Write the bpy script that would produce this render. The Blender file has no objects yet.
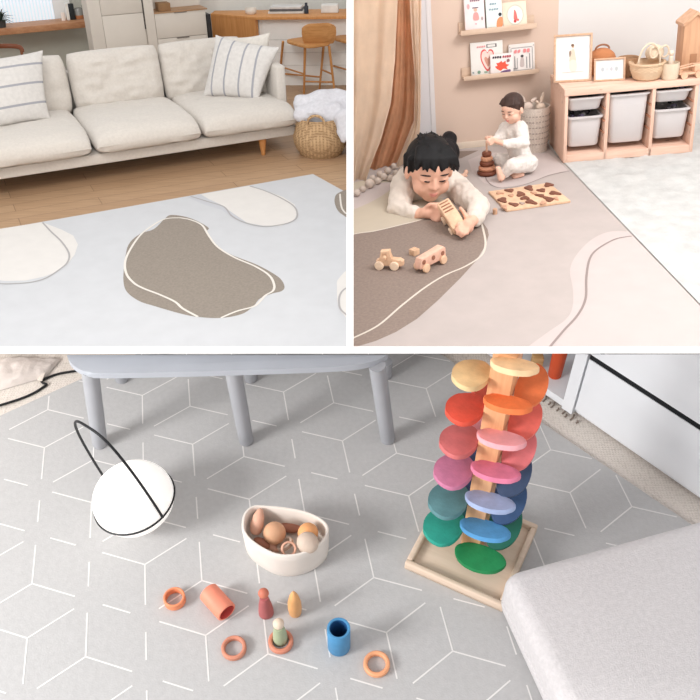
import bpy, bmesh, math, random
from math import sin, cos, tan, pi, radians, sqrt
from mathutils import Vector, Matrix, noise
SC = bpy.context.scene
COL = SC.collection
FPX = 850.0                       # focal length in pixels of the 700 px frame
RAD = radians
TOPS = []                         # (object, room) of every top-level object


class Room:
    """One of the three rooms of the open-fronted display: floor z = 0, y into the depth."""
    def __init__(s, pitch, roll, height):
        p, r = RAD(pitch), RAD(roll)
        X = Vector((1, 0, 0)); F = Vector((0, cos(p), -sin(p))); U = X.cross(F)
        s.X = X * cos(r) + U * sin(r); s.U = U * cos(r) - X * sin(r); s.F = F
        s.c = Vector((0, 0, height))
        M = Matrix((s.X, s.U, -F)).transposed().to_4x4(); M.translation = s.c
        s.cam = M

    def ray(s, u, v):
        return s.X * ((u - 350) / FPX) - s.U * ((v - 350) / FPX) + s.F

    def at(s, u, v, z=0.0):
        d = s.ray(u, v); return s.c + d * ((z - s.c.z) / d.z)

    def on(s, u, v, p, n):
        d = s.ray(u, v); return s.c + d * ((Vector(p) - s.c).dot(n) / d.dot(n))

    def ony(s, u, v, y):
        return s.on(u, v, (0, y, 0), Vector((0, 1, 0)))

    def px(s, P):
        q = Vector(P) - s.c; d = q.dot(s.F)
        return 350 + FPX * q.dot(s.X) / d, 350 - FPX * q.dot(s.U) / d

    def rise(s, base, v):
        lo, hi = 0.0, 4.0
        for _ in range(50):
            m = (lo + hi) / 2
            if s.px(Vector(base) + Vector((0, 0, m)))[1] > v: lo = m
            else: hi = m
        return lo

    def mpp(s, P):
        return (Vector(P) - s.c).dot(s.F) / FPX      # metres per pixel at P


LIV = Room(30, -1.5, 2.55)        # living room with the sofa
NUR = Room(29, -6, 1.75)          # playroom with the children
TOY = Room(45, 0, 1.6)            # toys on the patterned mat
CUR = [LIV]

# ------------------------------------------------------------------ materials
def lin(c):
    return tuple((x / 255 / 12.92) if x / 255 <= .04045 else ((x / 255 + .055) / 1.055) ** 2.4 for x in c) + (1,)

MATS = {}
def nt(name):
    m = bpy.data.materials.new(name); m.use_nodes = True
    n = m.node_tree.nodes; l = m.node_tree.links
    return m, n, l, n['Principled BSDF']

def coords(n, l, scale=(1, 1, 1), rot=(0, 0, 0), loc=(0, 0, 0)):
    t = n.new('ShaderNodeTexCoord'); mp = n.new('ShaderNodeMapping')
    mp.inputs['Scale'].default_value = scale; mp.inputs['Rotation'].default_value = rot; mp.inputs['Location'].default_value = loc
    l.new(t.outputs['Object'], mp.inputs['Vector']); return mp.outputs['Vector']

def mix(n, l, fac, a, b):
    x = n.new('ShaderNodeMix'); x.data_type = 'RGBA'
    for s, v in ((0, fac), (6, a), (7, b)):
        if hasattr(v, 'is_output'): l.new(v, x.inputs[s])
        else: x.inputs[s].default_value = v
    return x.outputs[2]

def tex(n, l, vec, scale, detail=3, rough=.55):
    t = n.new('ShaderNodeTexNoise'); t.inputs['Scale'].default_value = scale
    t.inputs['Detail'].default_value = detail; t.inputs['Roughness'].default_value = rough
    l.new(vec, t.inputs['Vector']); return t.outputs['Fac']

def ramp(n, l, fac, stops):
    r = n.new('ShaderNodeValToRGB'); e = r.color_ramp.elements
    while len(e) < len(stops): e.new(.5)
    for k, (p, c) in enumerate(stops): e[k].position = p; e[k].color = c
    l.new(fac, r.inputs['Fac']); return r.outputs['Color']

def bump(n, l, b, h, strength, dist=.01):
    x = n.new('ShaderNodeBump'); x.inputs['Strength'].default_value = strength; x.inputs['Distance'].default_value = dist
    l.new(h, x.inputs['Height']); l.new(x.outputs['Normal'], b.inputs['Normal'])

def plain(name, c, rough=.6, var=.05, vs=8, bs=0, bst=.3, spec=.3, sheen=0, metal=0, emit=0):
    """Coloured surface with slight mottling; bs = scale of the bump noise."""
    if name in MATS: return MATS[name]
    m, n, l, b = nt(name)
    v = coords(n, l); f = tex(n, l, v, vs)
    c0 = lin([max(0, x * (1 - var)) for x in c]); c1 = lin([min(255, x * (1 + var)) for x in c])
    col = ramp(n, l, f, [(.3, c0), (.7, c1)])
    l.new(col, b.inputs['Base Color'])
    b.inputs['Roughness'].default_value = rough; b.inputs['Specular IOR Level'].default_value = spec
    b.inputs['Metallic'].default_value = metal; b.inputs['Sheen Weight'].default_value = sheen
    if bs: bump(n, l, b, tex(n, l, v, bs, 2), bst, .004)
    if emit:
        l.new(col, b.inputs['Emission Color']); b.inputs['Emission Strength'].default_value = emit
    MATS[name] = m; return m

def wood(name, c, c2, scale=6, axis=0, rough=.5, knots=0, rz=0):
    if name in MATS: return MATS[name]
    m, n, l, b = nt(name)
    s = [scale * 6] * 3; s[axis] = scale * .5
    v = coords(n, l, tuple(s), (0, 0, rz)); f = tex(n, l, v, 1.2, 4, .6)
    col = ramp(n, l, f, [(.3, lin(c2)), (.62, lin(c))])
    if knots:
        s2 = [knots * 2.2] * 3; s2[axis] = knots
        g = n.new('ShaderNodeTexVoronoi'); g.inputs['Scale'].default_value = 1
        l.new(coords(n, l, tuple(s2)), g.inputs['Vector'])
        k = ramp(n, l, g.outputs['Distance'], [(.05, (1, 1, 1, 1)), (.12, (0, 0, 0, 1))])
        col = mix(n, l, k, col, lin([x * .62 for x in c2]))
    l.new(col, b.inputs['Base Color']); b.inputs['Roughness'].default_value = rough
    b.inputs['Specular IOR Level'].default_value = .3
    bump(n, l, b, f, .15, .002); MATS[name] = m; return m

def weave(name, c, c2, sx=60, sz=60, st=.7, rough=.8):
    """woven cane, rope or cloth: crossing waves"""
    if name in MATS: return MATS[name]
    m, n, l, b = nt(name)
    v = coords(n, l); w = []
    for ax, sc in (('Z', sz), ('X', sx), ('Y', sx)):
        t = n.new('ShaderNodeTexWave'); t.bands_direction = ax; t.inputs['Scale'].default_value = sc
        t.inputs['Distortion'].default_value = 1.2; t.inputs['Detail'].default_value = 2; t.inputs['Detail Scale'].default_value = 3
        l.new(v, t.inputs['Vector']); w.append(t.outputs['Fac'])
    a = n.new('ShaderNodeMath'); a.operation = 'MULTIPLY'; l.new(w[1], a.inputs[0]); l.new(w[2], a.inputs[1])
    d = n.new('ShaderNodeMath'); d.operation = 'ADD'; l.new(a.outputs[0], d.inputs[0]); l.new(w[0], d.inputs[1])
    col = ramp(n, l, d.outputs[0], [(.15, lin(c2)), (.8, lin(c))])
    l.new(col, b.inputs['Base Color']); b.inputs['Roughness'].default_value = rough; b.inputs['Specular IOR Level'].default_value = .2
    bump(n, l, b, d.outputs[0], st * .6, .0015); MATS[name] = m; return m

def stripes(name, c, cs, axis, lines, width, bs=120):
    """cloth with thin stripes at the given positions along a local axis"""
    m, n, l, b = nt(name); v = coords(n, l)
    sp = n.new('ShaderNodeSeparateXYZ'); l.new(v, sp.inputs[0]); acc = None
    for p in lines:
        k = n.new('ShaderNodeMath'); k.operation = 'COMPARE'; l.new(sp.outputs[axis], k.inputs[0])
        k.inputs[1].default_value = p; k.inputs[2].default_value = width
        if acc is None: acc = k.outputs[0]
        else:
            a = n.new('ShaderNodeMath'); a.operation = 'MAXIMUM'; l.new(acc, a.inputs[0]); l.new(k.outputs[0], a.inputs[1]); acc = a.outputs[0]
    f = tex(n, l, v, 30); base = ramp(n, l, f, [(.3, lin([x * .95 for x in c])), (.7, lin(c))])
    l.new(mix(n, l, acc, base, lin(cs)), b.inputs['Base Color']); b.inputs['Roughness'].default_value = .9
    b.inputs['Specular IOR Level'].default_value = .15
    bump(n, l, b, tex(n, l, v, bs, 2), .4, .004); return m

# ------------------------------------------------------------------ mesh building
def B(): return bmesh.new()

def mark(bm, before, idx):
    for f in bm.faces:
        if f.index == -1 or f.index >= before: f.material_index = idx

def rot_to(d, up=(0, 0, 1)):
    """3x3 whose z axis is d"""
    z = Vector(d).normalized(); u = Vector(up)
    if abs(z.dot(u)) > .98: u = Vector((0, 1, 0))
    x = u.cross(z).normalized(); y = z.cross(x)
    return Matrix((x, y, z)).transposed()

def frame(o, x, z=(0, 0, 1)):
    """4x4 with origin o, x axis along x, z close to z"""
    x = Vector(x).normalized(); z = Vector(z); y = z.cross(x).normalized(); z = x.cross(y)
    M = Matrix((x, y, z)).transposed().to_4x4(); M.translation = Vector(o); return M

def box(bm, lo, hi, M=None, bev=0, seg=2, mi=0):
    n0 = len(bm.faces)
    lo, hi = Vector(lo), Vector(hi); V = []
    for k in range(8):
        p = Vector((hi[0] if k & 1 else lo[0], hi[1] if k & 2 else lo[1], hi[2] if k & 4 else lo[2]))
        V.append(bm.verts.new(p))
    fs = [bm.faces.new([V[i] for i in q]) for q in ((0, 2, 3, 1), (4, 5, 7, 6), (0, 1, 5, 4), (2, 6, 7, 3), (0, 4, 6, 2), (1, 3, 7, 5))]
    vs = V
    if bev:
        es = list({e for f in fs for e in f.edges})
        r = bmesh.ops.bevel(bm, geom=es, offset=bev, segments=seg, profile=.5, affect='EDGES')
        vs = list({v for f in bm.faces if f.index == -1 or f.index >= n0 for v in f.verts}) if False else list({v for v in r['verts']} | {v for v in V if v.is_valid})
    if M is not None:
        for v in vs: v.co = M @ v.co
    if mi:
        for f in {f for v in vs for f in v.link_faces}: f.material_index = mi
    return vs

def prism(bm, poly, z0, z1, M=None, bev=0, seg=2, mi=0, mtop=None):
    """poly: list of (x, y) counter-clockwise, extruded from z0 to z1"""
    a = 0
    for i in range(len(poly)):
        p, q = poly[i], poly[(i + 1) % len(poly)]; a += p[0] * q[1] - q[0] * p[1]
    if a < 0: poly = poly[::-1]
    b = [bm.verts.new((p[0], p[1], z0)) for p in poly]; t = [bm.verts.new((p[0], p[1], z1)) for p in poly]
    n = len(poly)
    fb = bm.faces.new(b[::-1]); ft = bm.faces.new(t)
    sd = [bm.faces.new((b[i], b[(i + 1) % n], t[(i + 1) % n], t[i])) for i in range(n)]
    vs = b + t
    for f in [fb, ft] + sd: f.material_index = mi
    if mtop is not None: ft.material_index = mtop
    if bev:
        es = list(ft.edges) + list(fb.edges)
        r = bmesh.ops.bevel(bm, geom=es, offset=bev, segments=seg, profile=.5, affect='EDGES')
        vs = list({v for v in r['verts']} | {v for v in vs if v.is_valid})
    if M is not None:
        for v in vs: v.co = M @ v.co
    return vs

def rings(bm, R, close=True, cap0=True, cap1=True, mi=0):
    """skin a list of vertex rings"""
    L = [[bm.verts.new(p) for p in r] for r in R]; n = len(L[0])
    for a, b in zip(L, L[1:]):
        for i in range(n if close else n - 1):
            j = (i + 1) % n
            f = bm.faces.new((a[i], a[j], b[j], b[i])); f.material_index = mi; f.smooth = True
    if cap0: bm.faces.new(L[0][::-1]).material_index = mi
    if cap1: bm.faces.new(L[-1]).material_index = mi
    return [v for r in L for v in r]

def lathe(bm, prof, n=32, M=None, cap0=True, cap1=True, f=None, mi=0):
    """prof: (radius, z) list; f(theta, k, r, z) -> (r, z) may modulate"""
    R = []
    for k, (r, z) in enumerate(prof):
        ring = []
        for i in range(n):
            t = 2 * pi * i / n; rr, zz = (r, z) if f is None else f(t, k, r, z)
            ring.append(Vector((rr * cos(t), rr * sin(t), zz)))
        R.append(ring)
    vs = rings(bm, R, True, cap0, cap1, mi)
    if M is not None:
        for v in vs: v.co = M @ v.co
    return vs

def tube(bm, pts, r, n=10, closed=False, mi=0, flat=1.0, up=(0, 0, 1)):
    """round bar along a path; r a radius or a list"""
    pts = [Vector(p) for p in pts]; m = len(pts)
    rs = r if isinstance(r, (list, tuple)) else [r] * m
    R = []; last = None
    for i, p in enumerate(pts):
        if closed: d = pts[(i + 1) % m] - pts[i - 1]
        else: d = pts[min(i + 1, m - 1)] - pts[max(i - 1, 0)]
        d.normalize()
        if last is None:
            u = Vector(up)
            if abs(u.dot(d)) > .95: u = Vector((1, 0, 0))
            x = (u - d * u.dot(d)).normalized()
        else:
            x = (last - d * last.dot(d)).normalized()
        last = x; y = d.cross(x)
        R.append([p + x * (rs[i] * flat * cos(2 * pi * k / n)) + y * (rs[i] * sin(2 * pi * k / n)) for k in range(n)])
    if closed:
        V = [[bm.verts.new(p) for p in ring] for ring in R]
        # align last ring to first
        best = min(range(n), key=lambda s: sum((R[-1][k] - R[0][(k + s) % n]).length for k in range(n)))
        for i in range(m):
            a = V[i]; b = V[(i + 1) % m]; s = best if i == m - 1 else 0
            for k in range(n):
                f = bm.faces.new((a[k], a[(k + 1) % n], b[(k + 1 + s) % n], b[(k + s) % n])); f.material_index = mi; f.smooth = True
        return [v for q in V for v in q]
    return rings(bm, R, mi=mi)

def ball(bm, c, r, M=None, nu=20, nv=14, mi=0):
    if not isinstance(r, (tuple, list, Vector)): r = (r, r, r)
    R = []
    for j in range(1, nv):
        a = pi * j / nv - pi / 2
        R.append([Vector((r[0] * cos(a) * cos(2 * pi * i / nu), r[1] * cos(a) * sin(2 * pi * i / nu), r[2] * sin(a))) for i in range(nu)])
    L = [[bm.verts.new(p) for p in q] for q in R]
    b = bm.verts.new((0, 0, -r[2])); t = bm.verts.new((0, 0, r[2])); vs = [v for q in L for v in q] + [b, t]
    for q0, q1 in zip(L, L[1:]):
        for i in range(nu): bm.faces.new((q0[i], q0[(i + 1) % nu], q1[(i + 1) % nu], q1[i])).material_index = mi
    for i in range(nu):
        bm.faces.new((b, L[0][(i + 1) % nu], L[0][i])).material_index = mi
        bm.faces.new((t, L[-1][i], L[-1][(i + 1) % nu])).material_index = mi
    c = Vector(c)
    for v in vs: v.co = (M @ v.co if M is not None else v.co) + c
    return vs

def limb(bm, a, b, ra, rb, n=14):
    """tapered capsule"""
    a, b = Vector(a), Vector(b); d = b - a; L = d.length or 1e-6
    Rm = rot_to(d); prof = []
    for k in range(6):
        t = pi / 2 * (1 - k / 5) * .98; prof.append((max(ra * cos(t), 1e-4), -ra * sin(t)))
    for k in range(6):
        t = pi / 2 * (k / 5) * .98; prof.append((max(rb * cos(t), 1e-4), L + rb * sin(t)))
    M = Rm.to_4x4(); M.translation = a
    return lathe(bm, prof, n, M)

def chain(bm, pts, rs, n=14):
    for i in range(len(pts) - 1): limb(bm, pts[i], pts[i + 1], rs[i], rs[i + 1], n)

def cushion(bm, w, d, h, M=None, p=5, q=.4, edge=.02, rc=.06, nx=26, ny=22, wr=0, seed=0, pinch=0, sag=None):
    """stuffed cushion, w x d x h, centred; pinch > 0 pulls the edges in between the corners"""
    def P(u, v, s):
        k = 1 - rc * (abs(u) ** 3 * abs(v) ** 3)
        x = w / 2 * u * k * (1 - pinch * (1 - v * v) * abs(u) ** 2); y = d / 2 * v * k * (1 - pinch * (1 - u * u) * abs(v) ** 2)
        t = max(0, (1 - abs(u) ** p) * (1 - abs(v) ** p)) ** q
        z = s * (edge + (h / 2 - edge) * t)
        if wr: z += wr * t * (noise.noise(Vector((x * 7 / max(w, d), y * 16 / max(w, d), seed * 3.1 + s))) + .5 * noise.noise(Vector((x * 22 / max(w, d), y * 9 / max(w, d), seed + 9.0))))
        if sag: z += sag(u, v)
        return Vector((x, y, z))
    G = {}
    for s in (1, -1):
        for i in range(nx + 1):
            for j in range(ny + 1):
                uu = sin((i / nx - .5) * pi); vv = sin((j / ny - .5) * pi)
                uu = .55 * uu + .45 * (2 * i / nx - 1); vv = .55 * vv + .45 * (2 * j / ny - 1)
                G[s, i, j] = bm.verts.new(P(uu, vv, s))
    for i in range(nx):
        for j in range(ny):
            bm.faces.new((G[1, i, j], G[1, i + 1, j], G[1, i + 1, j + 1], G[1, i, j + 1]))
            bm.faces.new((G[-1, i, j], G[-1, i, j + 1], G[-1, i + 1, j + 1], G[-1, i + 1, j]))
    loop = [(i, 0) for i in range(nx)] + [(nx, j) for j in range(ny)] + [(i, ny) for i in range(nx, 0, -1)] + [(0, j) for j in range(ny, 0, -1)]
    for a, b in zip(loop, loop[1:] + loop[:1]):
        bm.faces.new((G[-1, a[0], a[1]], G[-1, b[0], b[1]], G[1, b[0], b[1]], G[1, a[0], a[1]]))
    vs = list(G.values())
    if M is not None:
        for v in vs: v.co = M @ v.co
    return vs

def smooth_loop(P, k=6, closed=True):
    """Catmull-Rom through the points"""
    P = [Vector(p) for p in P]; n = len(P); out = []
    rng = range(n) if closed else range(n - 1)
    for i in rng:
        if closed: a, b, c, d = P[i - 1], P[i], P[(i + 1) % n], P[(i + 2) % n]
        else: a, b, c, d = P[max(i - 1, 0)], P[i], P[i + 1], P[min(i + 2, n - 1)]
        for j in range(k):
            t = j / k
            out.append(.5 * ((2 * b) + (c - a) * t + (2 * a - 5 * b + 4 * c - d) * t * t + (3 * b - a - 3 * c + d) * t ** 3))
    if not closed: out.append(P[-1])
    return out

def strip(bm, pts, w, z, mi):
    """flat printed line of width w on a mat"""
    pts = [Vector((p[0], p[1])) for p in pts]; A = []
    for i, p in enumerate(pts):
        d = pts[min(i + 1, len(pts) - 1)] - pts[max(i - 1, 0)]
        nrm = Vector((-d.y, d.x)).normalized() * (w / 2)
        A.append((bm.verts.new((p.x + nrm.x, p.y + nrm.y, z)), bm.verts.new((p.x - nrm.x, p.y - nrm.y, z))))
    for a, b in zip(A, A[1:]):
        f = bm.faces.new((a[0], a[1], b[1], b[0])); f.material_index = mi

def patch(bm, pts, z, mi):
    a = sum(p[0] * q[1] - q[0] * p[1] for p, q in zip(pts, pts[1:] + pts[:1]))
    if a < 0: pts = pts[::-1]
    f = bm.faces.new([bm.verts.new((p[0], p[1], z)) for p in pts]); f.material_index = mi
    bmesh.ops.triangulate(bm, faces=[f])

# ------------------------------------------------------------------ objects
def chain_matrix(o):
    M = o.matrix_basis.copy()
    while o.parent: o = o.parent; M = o.matrix_basis @ M
    return M

def put(o, label=None, cat=None, group=None, kind=None):
    for k, v in (('label', label), ('category', cat), ('group', group), ('kind', kind)):
        if v: o[k] = v
    return o

def thing(name, label, cat, loc=(0, 0, 0), rz=0, group=None):
    """an Empty at the base of a thing; its parts are its children"""
    o = bpy.data.objects.new(name, None); COL.objects.link(o)
    o.empty_display_size = .05
    o.matrix_basis = Matrix.Translation(Vector(loc)) @ Matrix.Rotation(rz, 4, 'Z')
    TOPS.append((o, CUR[0])); return put(o, label, cat, group)

def mesh_of(bm, name, mats, ang=40):
    bmesh.ops.recalc_face_normals(bm, faces=bm.faces)
    me = bpy.data.meshes.new(name); bm.to_mesh(me); bm.free()
    for m in (mats if isinstance(mats, (list, tuple)) else [mats]): me.materials.append(m)
    for p in me.polygons: p.use_smooth = True
    me.set_sharp_from_angle(angle=RAD(ang)); return me

def part(name, bm, mats, parent, label=None, ang=40, kind=None):
    """bm is in room coordinates; the part hangs under its parent"""
    bm.transform(chain_matrix(parent).inverted())
    o = bpy.data.objects.new(name, mesh_of(bm, name, mats, ang)); COL.objects.link(o); o.parent = parent
    return put(o, label, None, None, kind)

def solo(name, bm, mats, label=None, cat=None, M=None, group=None, kind=None, ang=40):
    """a thing that is one mesh; bm in room coordinates (or local to M)"""
    if M is None:
        xs = [v.co for v in bm.verts]
        lo = [min(c[k] for c in xs) for k in range(3)]; hi = [max(c[k] for c in xs) for k in range(3)]
        M = Matrix.Translation(((lo[0] + hi[0]) / 2, (lo[1] + hi[1]) / 2, lo[2])); bm.transform(M.inverted())
    o = bpy.data.objects.new(name, mesh_of(bm, name, mats, ang)); COL.objects.link(o)
    o.matrix_basis = M; TOPS.append((o, CUR[0])); return put(o, label, cat, group, kind)

def struct(name, bm, mats, ang=40): return solo(name, bm, mats, kind='structure', ang=ang)

def dup(root, M, label, group=None):
    """a copy of a thing with copies of its parts"""
    r = root.copy(); COL.objects.link(r); r.matrix_basis = M; TOPS.append((r, CUR[0])); r['label'] = label
    if group: r['group'] = group
    for ch in root.children:
        c = ch.copy(); COL.objects.link(c); c.parent = r
        for g in ch.children:
            d = g.copy(); COL.objects.link(d); d.parent = c
    return r

def fuse(bm, voxel, smooth=4, sub=0, keep=None):
    """one continuous surface from overlapping closed shapes"""
    bmesh.ops.recalc_face_normals(bm, faces=bm.faces)
    me = bpy.data.meshes.new('fuse'); bm.to_mesh(me); bm.free()
    o = bpy.data.objects.new('fuse', me); COL.objects.link(o)
    m = o.modifiers.new('r', 'REMESH'); m.mode = 'VOXEL'; m.voxel_size = voxel
    s = o.modifiers.new('s', 'SMOOTH'); s.factor = .5; s.iterations = smooth
    dg = bpy.context.evaluated_depsgraph_get(); dg.update()
    r = bpy.data.meshes.new_from_object(o.evaluated_get(dg))
    out = bmesh.new(); out.from_mesh(r)
    bpy.data.objects.remove(o); bpy.data.meshes.remove(me); bpy.data.meshes.remove(r)
    return out
# ================================================================== living room with the sofa
R = LIV; CUR[0] = R; V3 = Vector
_l = R.at(6, 178, .17); _r = R.at(290, 135, .17); d = (_r - _l).normalized(); n = V3((-d.y, d.x, 0)); l0 = V3((_l.x, _l.y, 0))
ANG = math.atan2(d.y, d.x)
def SU(a, b, z=0.0): return l0 + d * a + n * b + V3((0, 0, z))
SM = frame(l0, d)
def BP(u, v, b): return R.on(u, v, SU(0, b), n)       # pixel on the plane at depth b behind the sofa front
def bx(lo, hi, bev=0, bm=None, seg=2):
    bm = bm or B(); box(bm, lo, hi, SM, bev, seg); return bm

def planks(name, c, c2, c3, rz):
    m, nn, ll, b = nt(name); v = coords(nn, ll, (1, 1, 1), (0, 0, -rz))
    br = nn.new('ShaderNodeTexBrick'); br.inputs['Scale'].default_value = 1; br.inputs['Mortar Size'].default_value = .003
    br.inputs['Brick Width'].default_value = 1.9; br.inputs['Row Height'].default_value = .19; br.offset = .37
    br.inputs['Color1'].default_value = lin(c); br.inputs['Color2'].default_value = lin(c2); br.inputs['Mortar'].default_value = lin(c3)
    ll.new(v, br.inputs['Vector'])
    v2 = coords(nn, ll, (1.2, 16, 16), (0, 0, -rz)); g = tex(nn, ll, v2, 2.5, 4)
    col = mix(nn, ll, ramp(nn, ll, g, [(.35, (0, 0, 0, 1)), (.7, (.5, .5, .5, 1))]), br.outputs['Color'], lin([x * .8 for x in c2]))
    ll.new(col, b.inputs['Base Color']); b.inputs['Roughness'].default_value = .45; b.inputs['Specular IOR Level'].default_value = .35
    return m
bm = B(); prism(bm, [(-9, 2), (3, 2), (3, 16), (-9, 16)], -.06, -.012)
struct('floor', bm, planks('oak_planks', (190, 158, 126), (180, 146, 114), (128, 100, 76), ANG))

# ------------------------------------------------------------------ play mat with blobs
pts = [(-6, 230.3), (313, 174), (352, 195.5), (352, 351), (-6, 351)]
bm = B(); prism(bm, [(R.at(*p).x, R.at(*p).y) for p in pts], -.012, 0)
def blob(pts, mi, z=.0006, k=5):
    q = smooth_loop([R.at(*p) for p in pts], k); patch(bm, [(p.x, p.y) for p in q], z, mi)
def line(pts, mi, w=.016, z=.0022, closed=False):
    q = smooth_loop([R.at(*p) for p in pts], 6, closed)
    if closed: q.append(q[0])
    strip(bm, q, w, z, mi)
blob([(171, 215), (164.6, 218.9), (154, 229), (140, 234), (128.6, 244.6), (124.7, 262.6), (123.4, 280.6), (127, 292), (139, 301), (154, 306), (180, 313.5), (198, 317), (221, 318), (242, 314), (253.6, 306), (260, 298.6), (273, 293.4), (282, 291), (284.4, 285.7), (278, 276.7), (257.4, 265), (229, 253.6), (215, 243), (207.3, 231.7), (208.6, 227.9), (198, 221.4), (185.4, 216.8)], 1)
line([(180, 218), (164, 219.5), (146.5, 230), (136, 240.7), (126, 258.7), (126, 272.8), (133.7, 283), (144, 288.8), (159.4, 294.7), (175, 302), (182.9, 308.8), (198, 317)], 2, .017)
line([(221, 318), (236.9, 311.4), (255, 306), (265, 296), (273, 291), (274, 284.4), (269, 275.4), (254.9, 266.4), (234, 257.4), (217.6, 247), (208.6, 235.6), (202, 225.3), (190.6, 220), (180, 218)], 2, .017)
q = [(-6, 229.8), (42.4, 222.2), (52, 226), (61.7, 229.7), (73.3, 235.6), (78, 244.6), (74.6, 254.9), (67.5, 264), (57.9, 271.6), (43.7, 276.7), (25.7, 280.6), (6, 281), (-6, 280)]
patch(bm, [(R.at(*p).x, R.at(*p).y) for p in q], .0006, 3)
line([(42.5, 222.6), (51, 231.7), (61.7, 242), (69, 253.6), (67.4, 262.6), (59, 270), (46.3, 278), (31, 282.4), (6, 284), (-6, 283)], 4, .014)
q = [(186.7, 196.8), (205, 205), (222, 210), (234, 219), (246, 224), (240, 216), (226, 206), (210, 201), (201, 194.8)]
patch(bm, [(R.at(*p).x, R.at(*p).y) for p in q], .0005, 5)
q = [(201, 194.4), (249.7, 185.8), (265, 190.6), (283, 197), (294.7, 204.7), (297.8, 212.4), (293.4, 221.4), (280.6, 225.8), (262.6, 225.8), (247, 222.7), (234, 214), (221.4, 205), (208.6, 199)]
patch(bm, [(R.at(*p).x, R.at(*p).y) for p in q], .0009, 3)
line([(190.6, 196.5), (208.6, 202), (224, 207), (231.7, 216), (244.6, 222.7), (262.6, 226.6), (283, 224.5), (294.7, 220), (297.3, 213.7), (293.4, 206), (280.6, 198), (265, 191), (250, 186.3)], 4, .014)
blob([(352, 190.5), (338.4, 193), (334.6, 199), (335.9, 207), (341, 213.7), (352, 217)], 1)
line([(340, 194), (340.5, 201), (342, 208.6), (346, 214)], 2, .015)
blob([(352, 270), (338.4, 279), (337, 288), (338, 305), (344, 315), (352, 319)], 3)
line([(352, 286), (345, 289), (340.5, 294), (339, 301), (341, 310), (352, 319)], 4, .014)
solo('play_mat', bm, [plain('mat_pale', (197, 198, 201), .7, .012, 6, 150, .12), plain('mat_taupe', (142, 132, 122), .8, .05, 60, 200, .3), plain('mat_cream_line', (222, 216, 208), .7, 0), plain('mat_cream', (216, 212, 208), .7, .01), plain('mat_grey_line', (168, 164, 164), .7, 0), plain('mat_lens', (192, 193, 198), .7, 0)], 'pale grey play mat with taupe and cream blobs in front of the sofa', 'play mat')

# ------------------------------------------------------------------ sofa
fab = plain('sofa_linen', (205, 198, 190), .9, .02, 45, 240, .35, spec=.15, sheen=.25)
oak = wood('leg_oak', (196, 138, 84), (176, 116, 66), 10, 2)
t = thing('sofa', 'long cream linen sofa with loose seat and back cushions', 'sofa', l0, ANG)
base = bx((-.75, .0, .16), (2.79, 1.5, .262), .02)
part('base', base, fab, t)
part('backrest_frame', bx((-.75, 1.34, .23), (2.79, 1.5, .74), .03), fab, t)
part('armrest', bx((2.69, .22, .2), (2.79, 1.48, .80), .025, seg=3), fab, t)
for a0, a1, sd in ((-.72, .79, 1), (.80, 1.80, 2), (1.81, 2.79, 3)):
    bm = B(); w_ = a1 - a0; front = -.12; back = 1.22
    def sag(u, v, sd=sd):
        s = .03 * cos(u * pi / 2) ** .5 * max(0, 1 - (v + .55) ** 2 * 1.6) if abs(u) < 1 else 0
        return s - (.018 * max(0, -v) ** 4)
    cushion(bm, w_ + .015, back - front, .235, SM @ Matrix.Translation(((a0 + a1) / 2, (front + back) / 2, .36)), 6, .36, .012, .05, 44, 40, .014, sd, 0, sag)
    c = part('seat_cushion', bm, fab, t)
    bm = B(); k = [(a0 + .03, front + .012), (a1 - .03, front + .012)]
    tube(bm, [SM @ V3((k[0][0] + (k[1][0] - k[0][0]) * i / 20, k[0][1] - .004, .352 + .002 * sin(i))) for i in range(21)], .005, 6); part('piping', bm, fab, c)
for a0, a1, sd in ((-.72, .845, 4), (.835, 1.775, 5), (1.765, 2.68, 6)):
    bm = B(); M = SM @ Matrix.Translation(((a0 + a1) / 2, 1.19, .66)) @ Matrix.Rotation(RAD(76), 4, 'X')
    cushion(bm, a1 - a0, .60, .32, M, 4.5, .42, .012, .07, 44, 40, .030, sd, .02)
    part('back_cushion', bm, fab, t)
for a, b in ((2.44, .07), (-.55, .07), (2.5, 1.4), (-.55, 1.4)):
    bm = B(); lathe(bm, [(.015, 0), (.020, .004), (.042, .168)], 18, Matrix.Translation(SU(a, b, -.012))); part('leg', bm, oak, t)

def quad_pillow(name, label, corners, th, mats, group, p=2.3, q=.55, wr=.006, seed=0):
    """corners: bottom-left, bottom-right, top-right, top-left in room coordinates"""
    c = sum(corners, V3()) / 4; x = ((corners[1] - corners[0]) + (corners[2] - corners[3])) / 2; y = ((corners[3] - corners[0]) + (corners[2] - corners[1])) / 2
    w_, h_ = x.length, y.length; M = frame(c, x, x.cross(y))
    bm = B(); cushion(bm, w_, h_, th, M, p, q, .008, .0, 30, 28, wr, seed, .07)
    bm.transform(M.inverted()); inv = M.inverted(); k = [inv @ v for v in corners]
    for v in bm.verts:
        s, t_ = v.co.x / w_ + .5, v.co.y / h_ + .5
        P = k[0] * (1 - s) * (1 - t_) + k[1] * s * (1 - t_) + k[2] * s * t_ + k[3] * (1 - s) * t_
        v.co = V3((P.x, P.y, P.z + v.co.z))
    return solo(name, bm, mats(w_, h_), label, 'cushion', M, group), w_, h_
def lean_quad(bl, br, tr, tl, z0, tilt):
    """bottom corners on the seat, top corners on the plane through them leaning back"""
    a = R.at(bl[0], bl[1], z0); b = R.at(br[0], br[1], z0); x = (b - a).normalized(); bk = V3((-x.y, x.x, 0))
    up = V3((0, 0, cos(tilt))) + bk * sin(tilt); nr = x.cross(up)
    return [a, b, R.on(tr[0], tr[1], a, nr), R.on(tl[0], tl[1], a, nr)]
off = (214, 210, 206); grs = (158, 158, 164)
G = 'striped cushions on the sofa'
q = lean_quad((203, 96.5), (258, 101), (279.5, 47.5), (216, 35), .47, .45)
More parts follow.
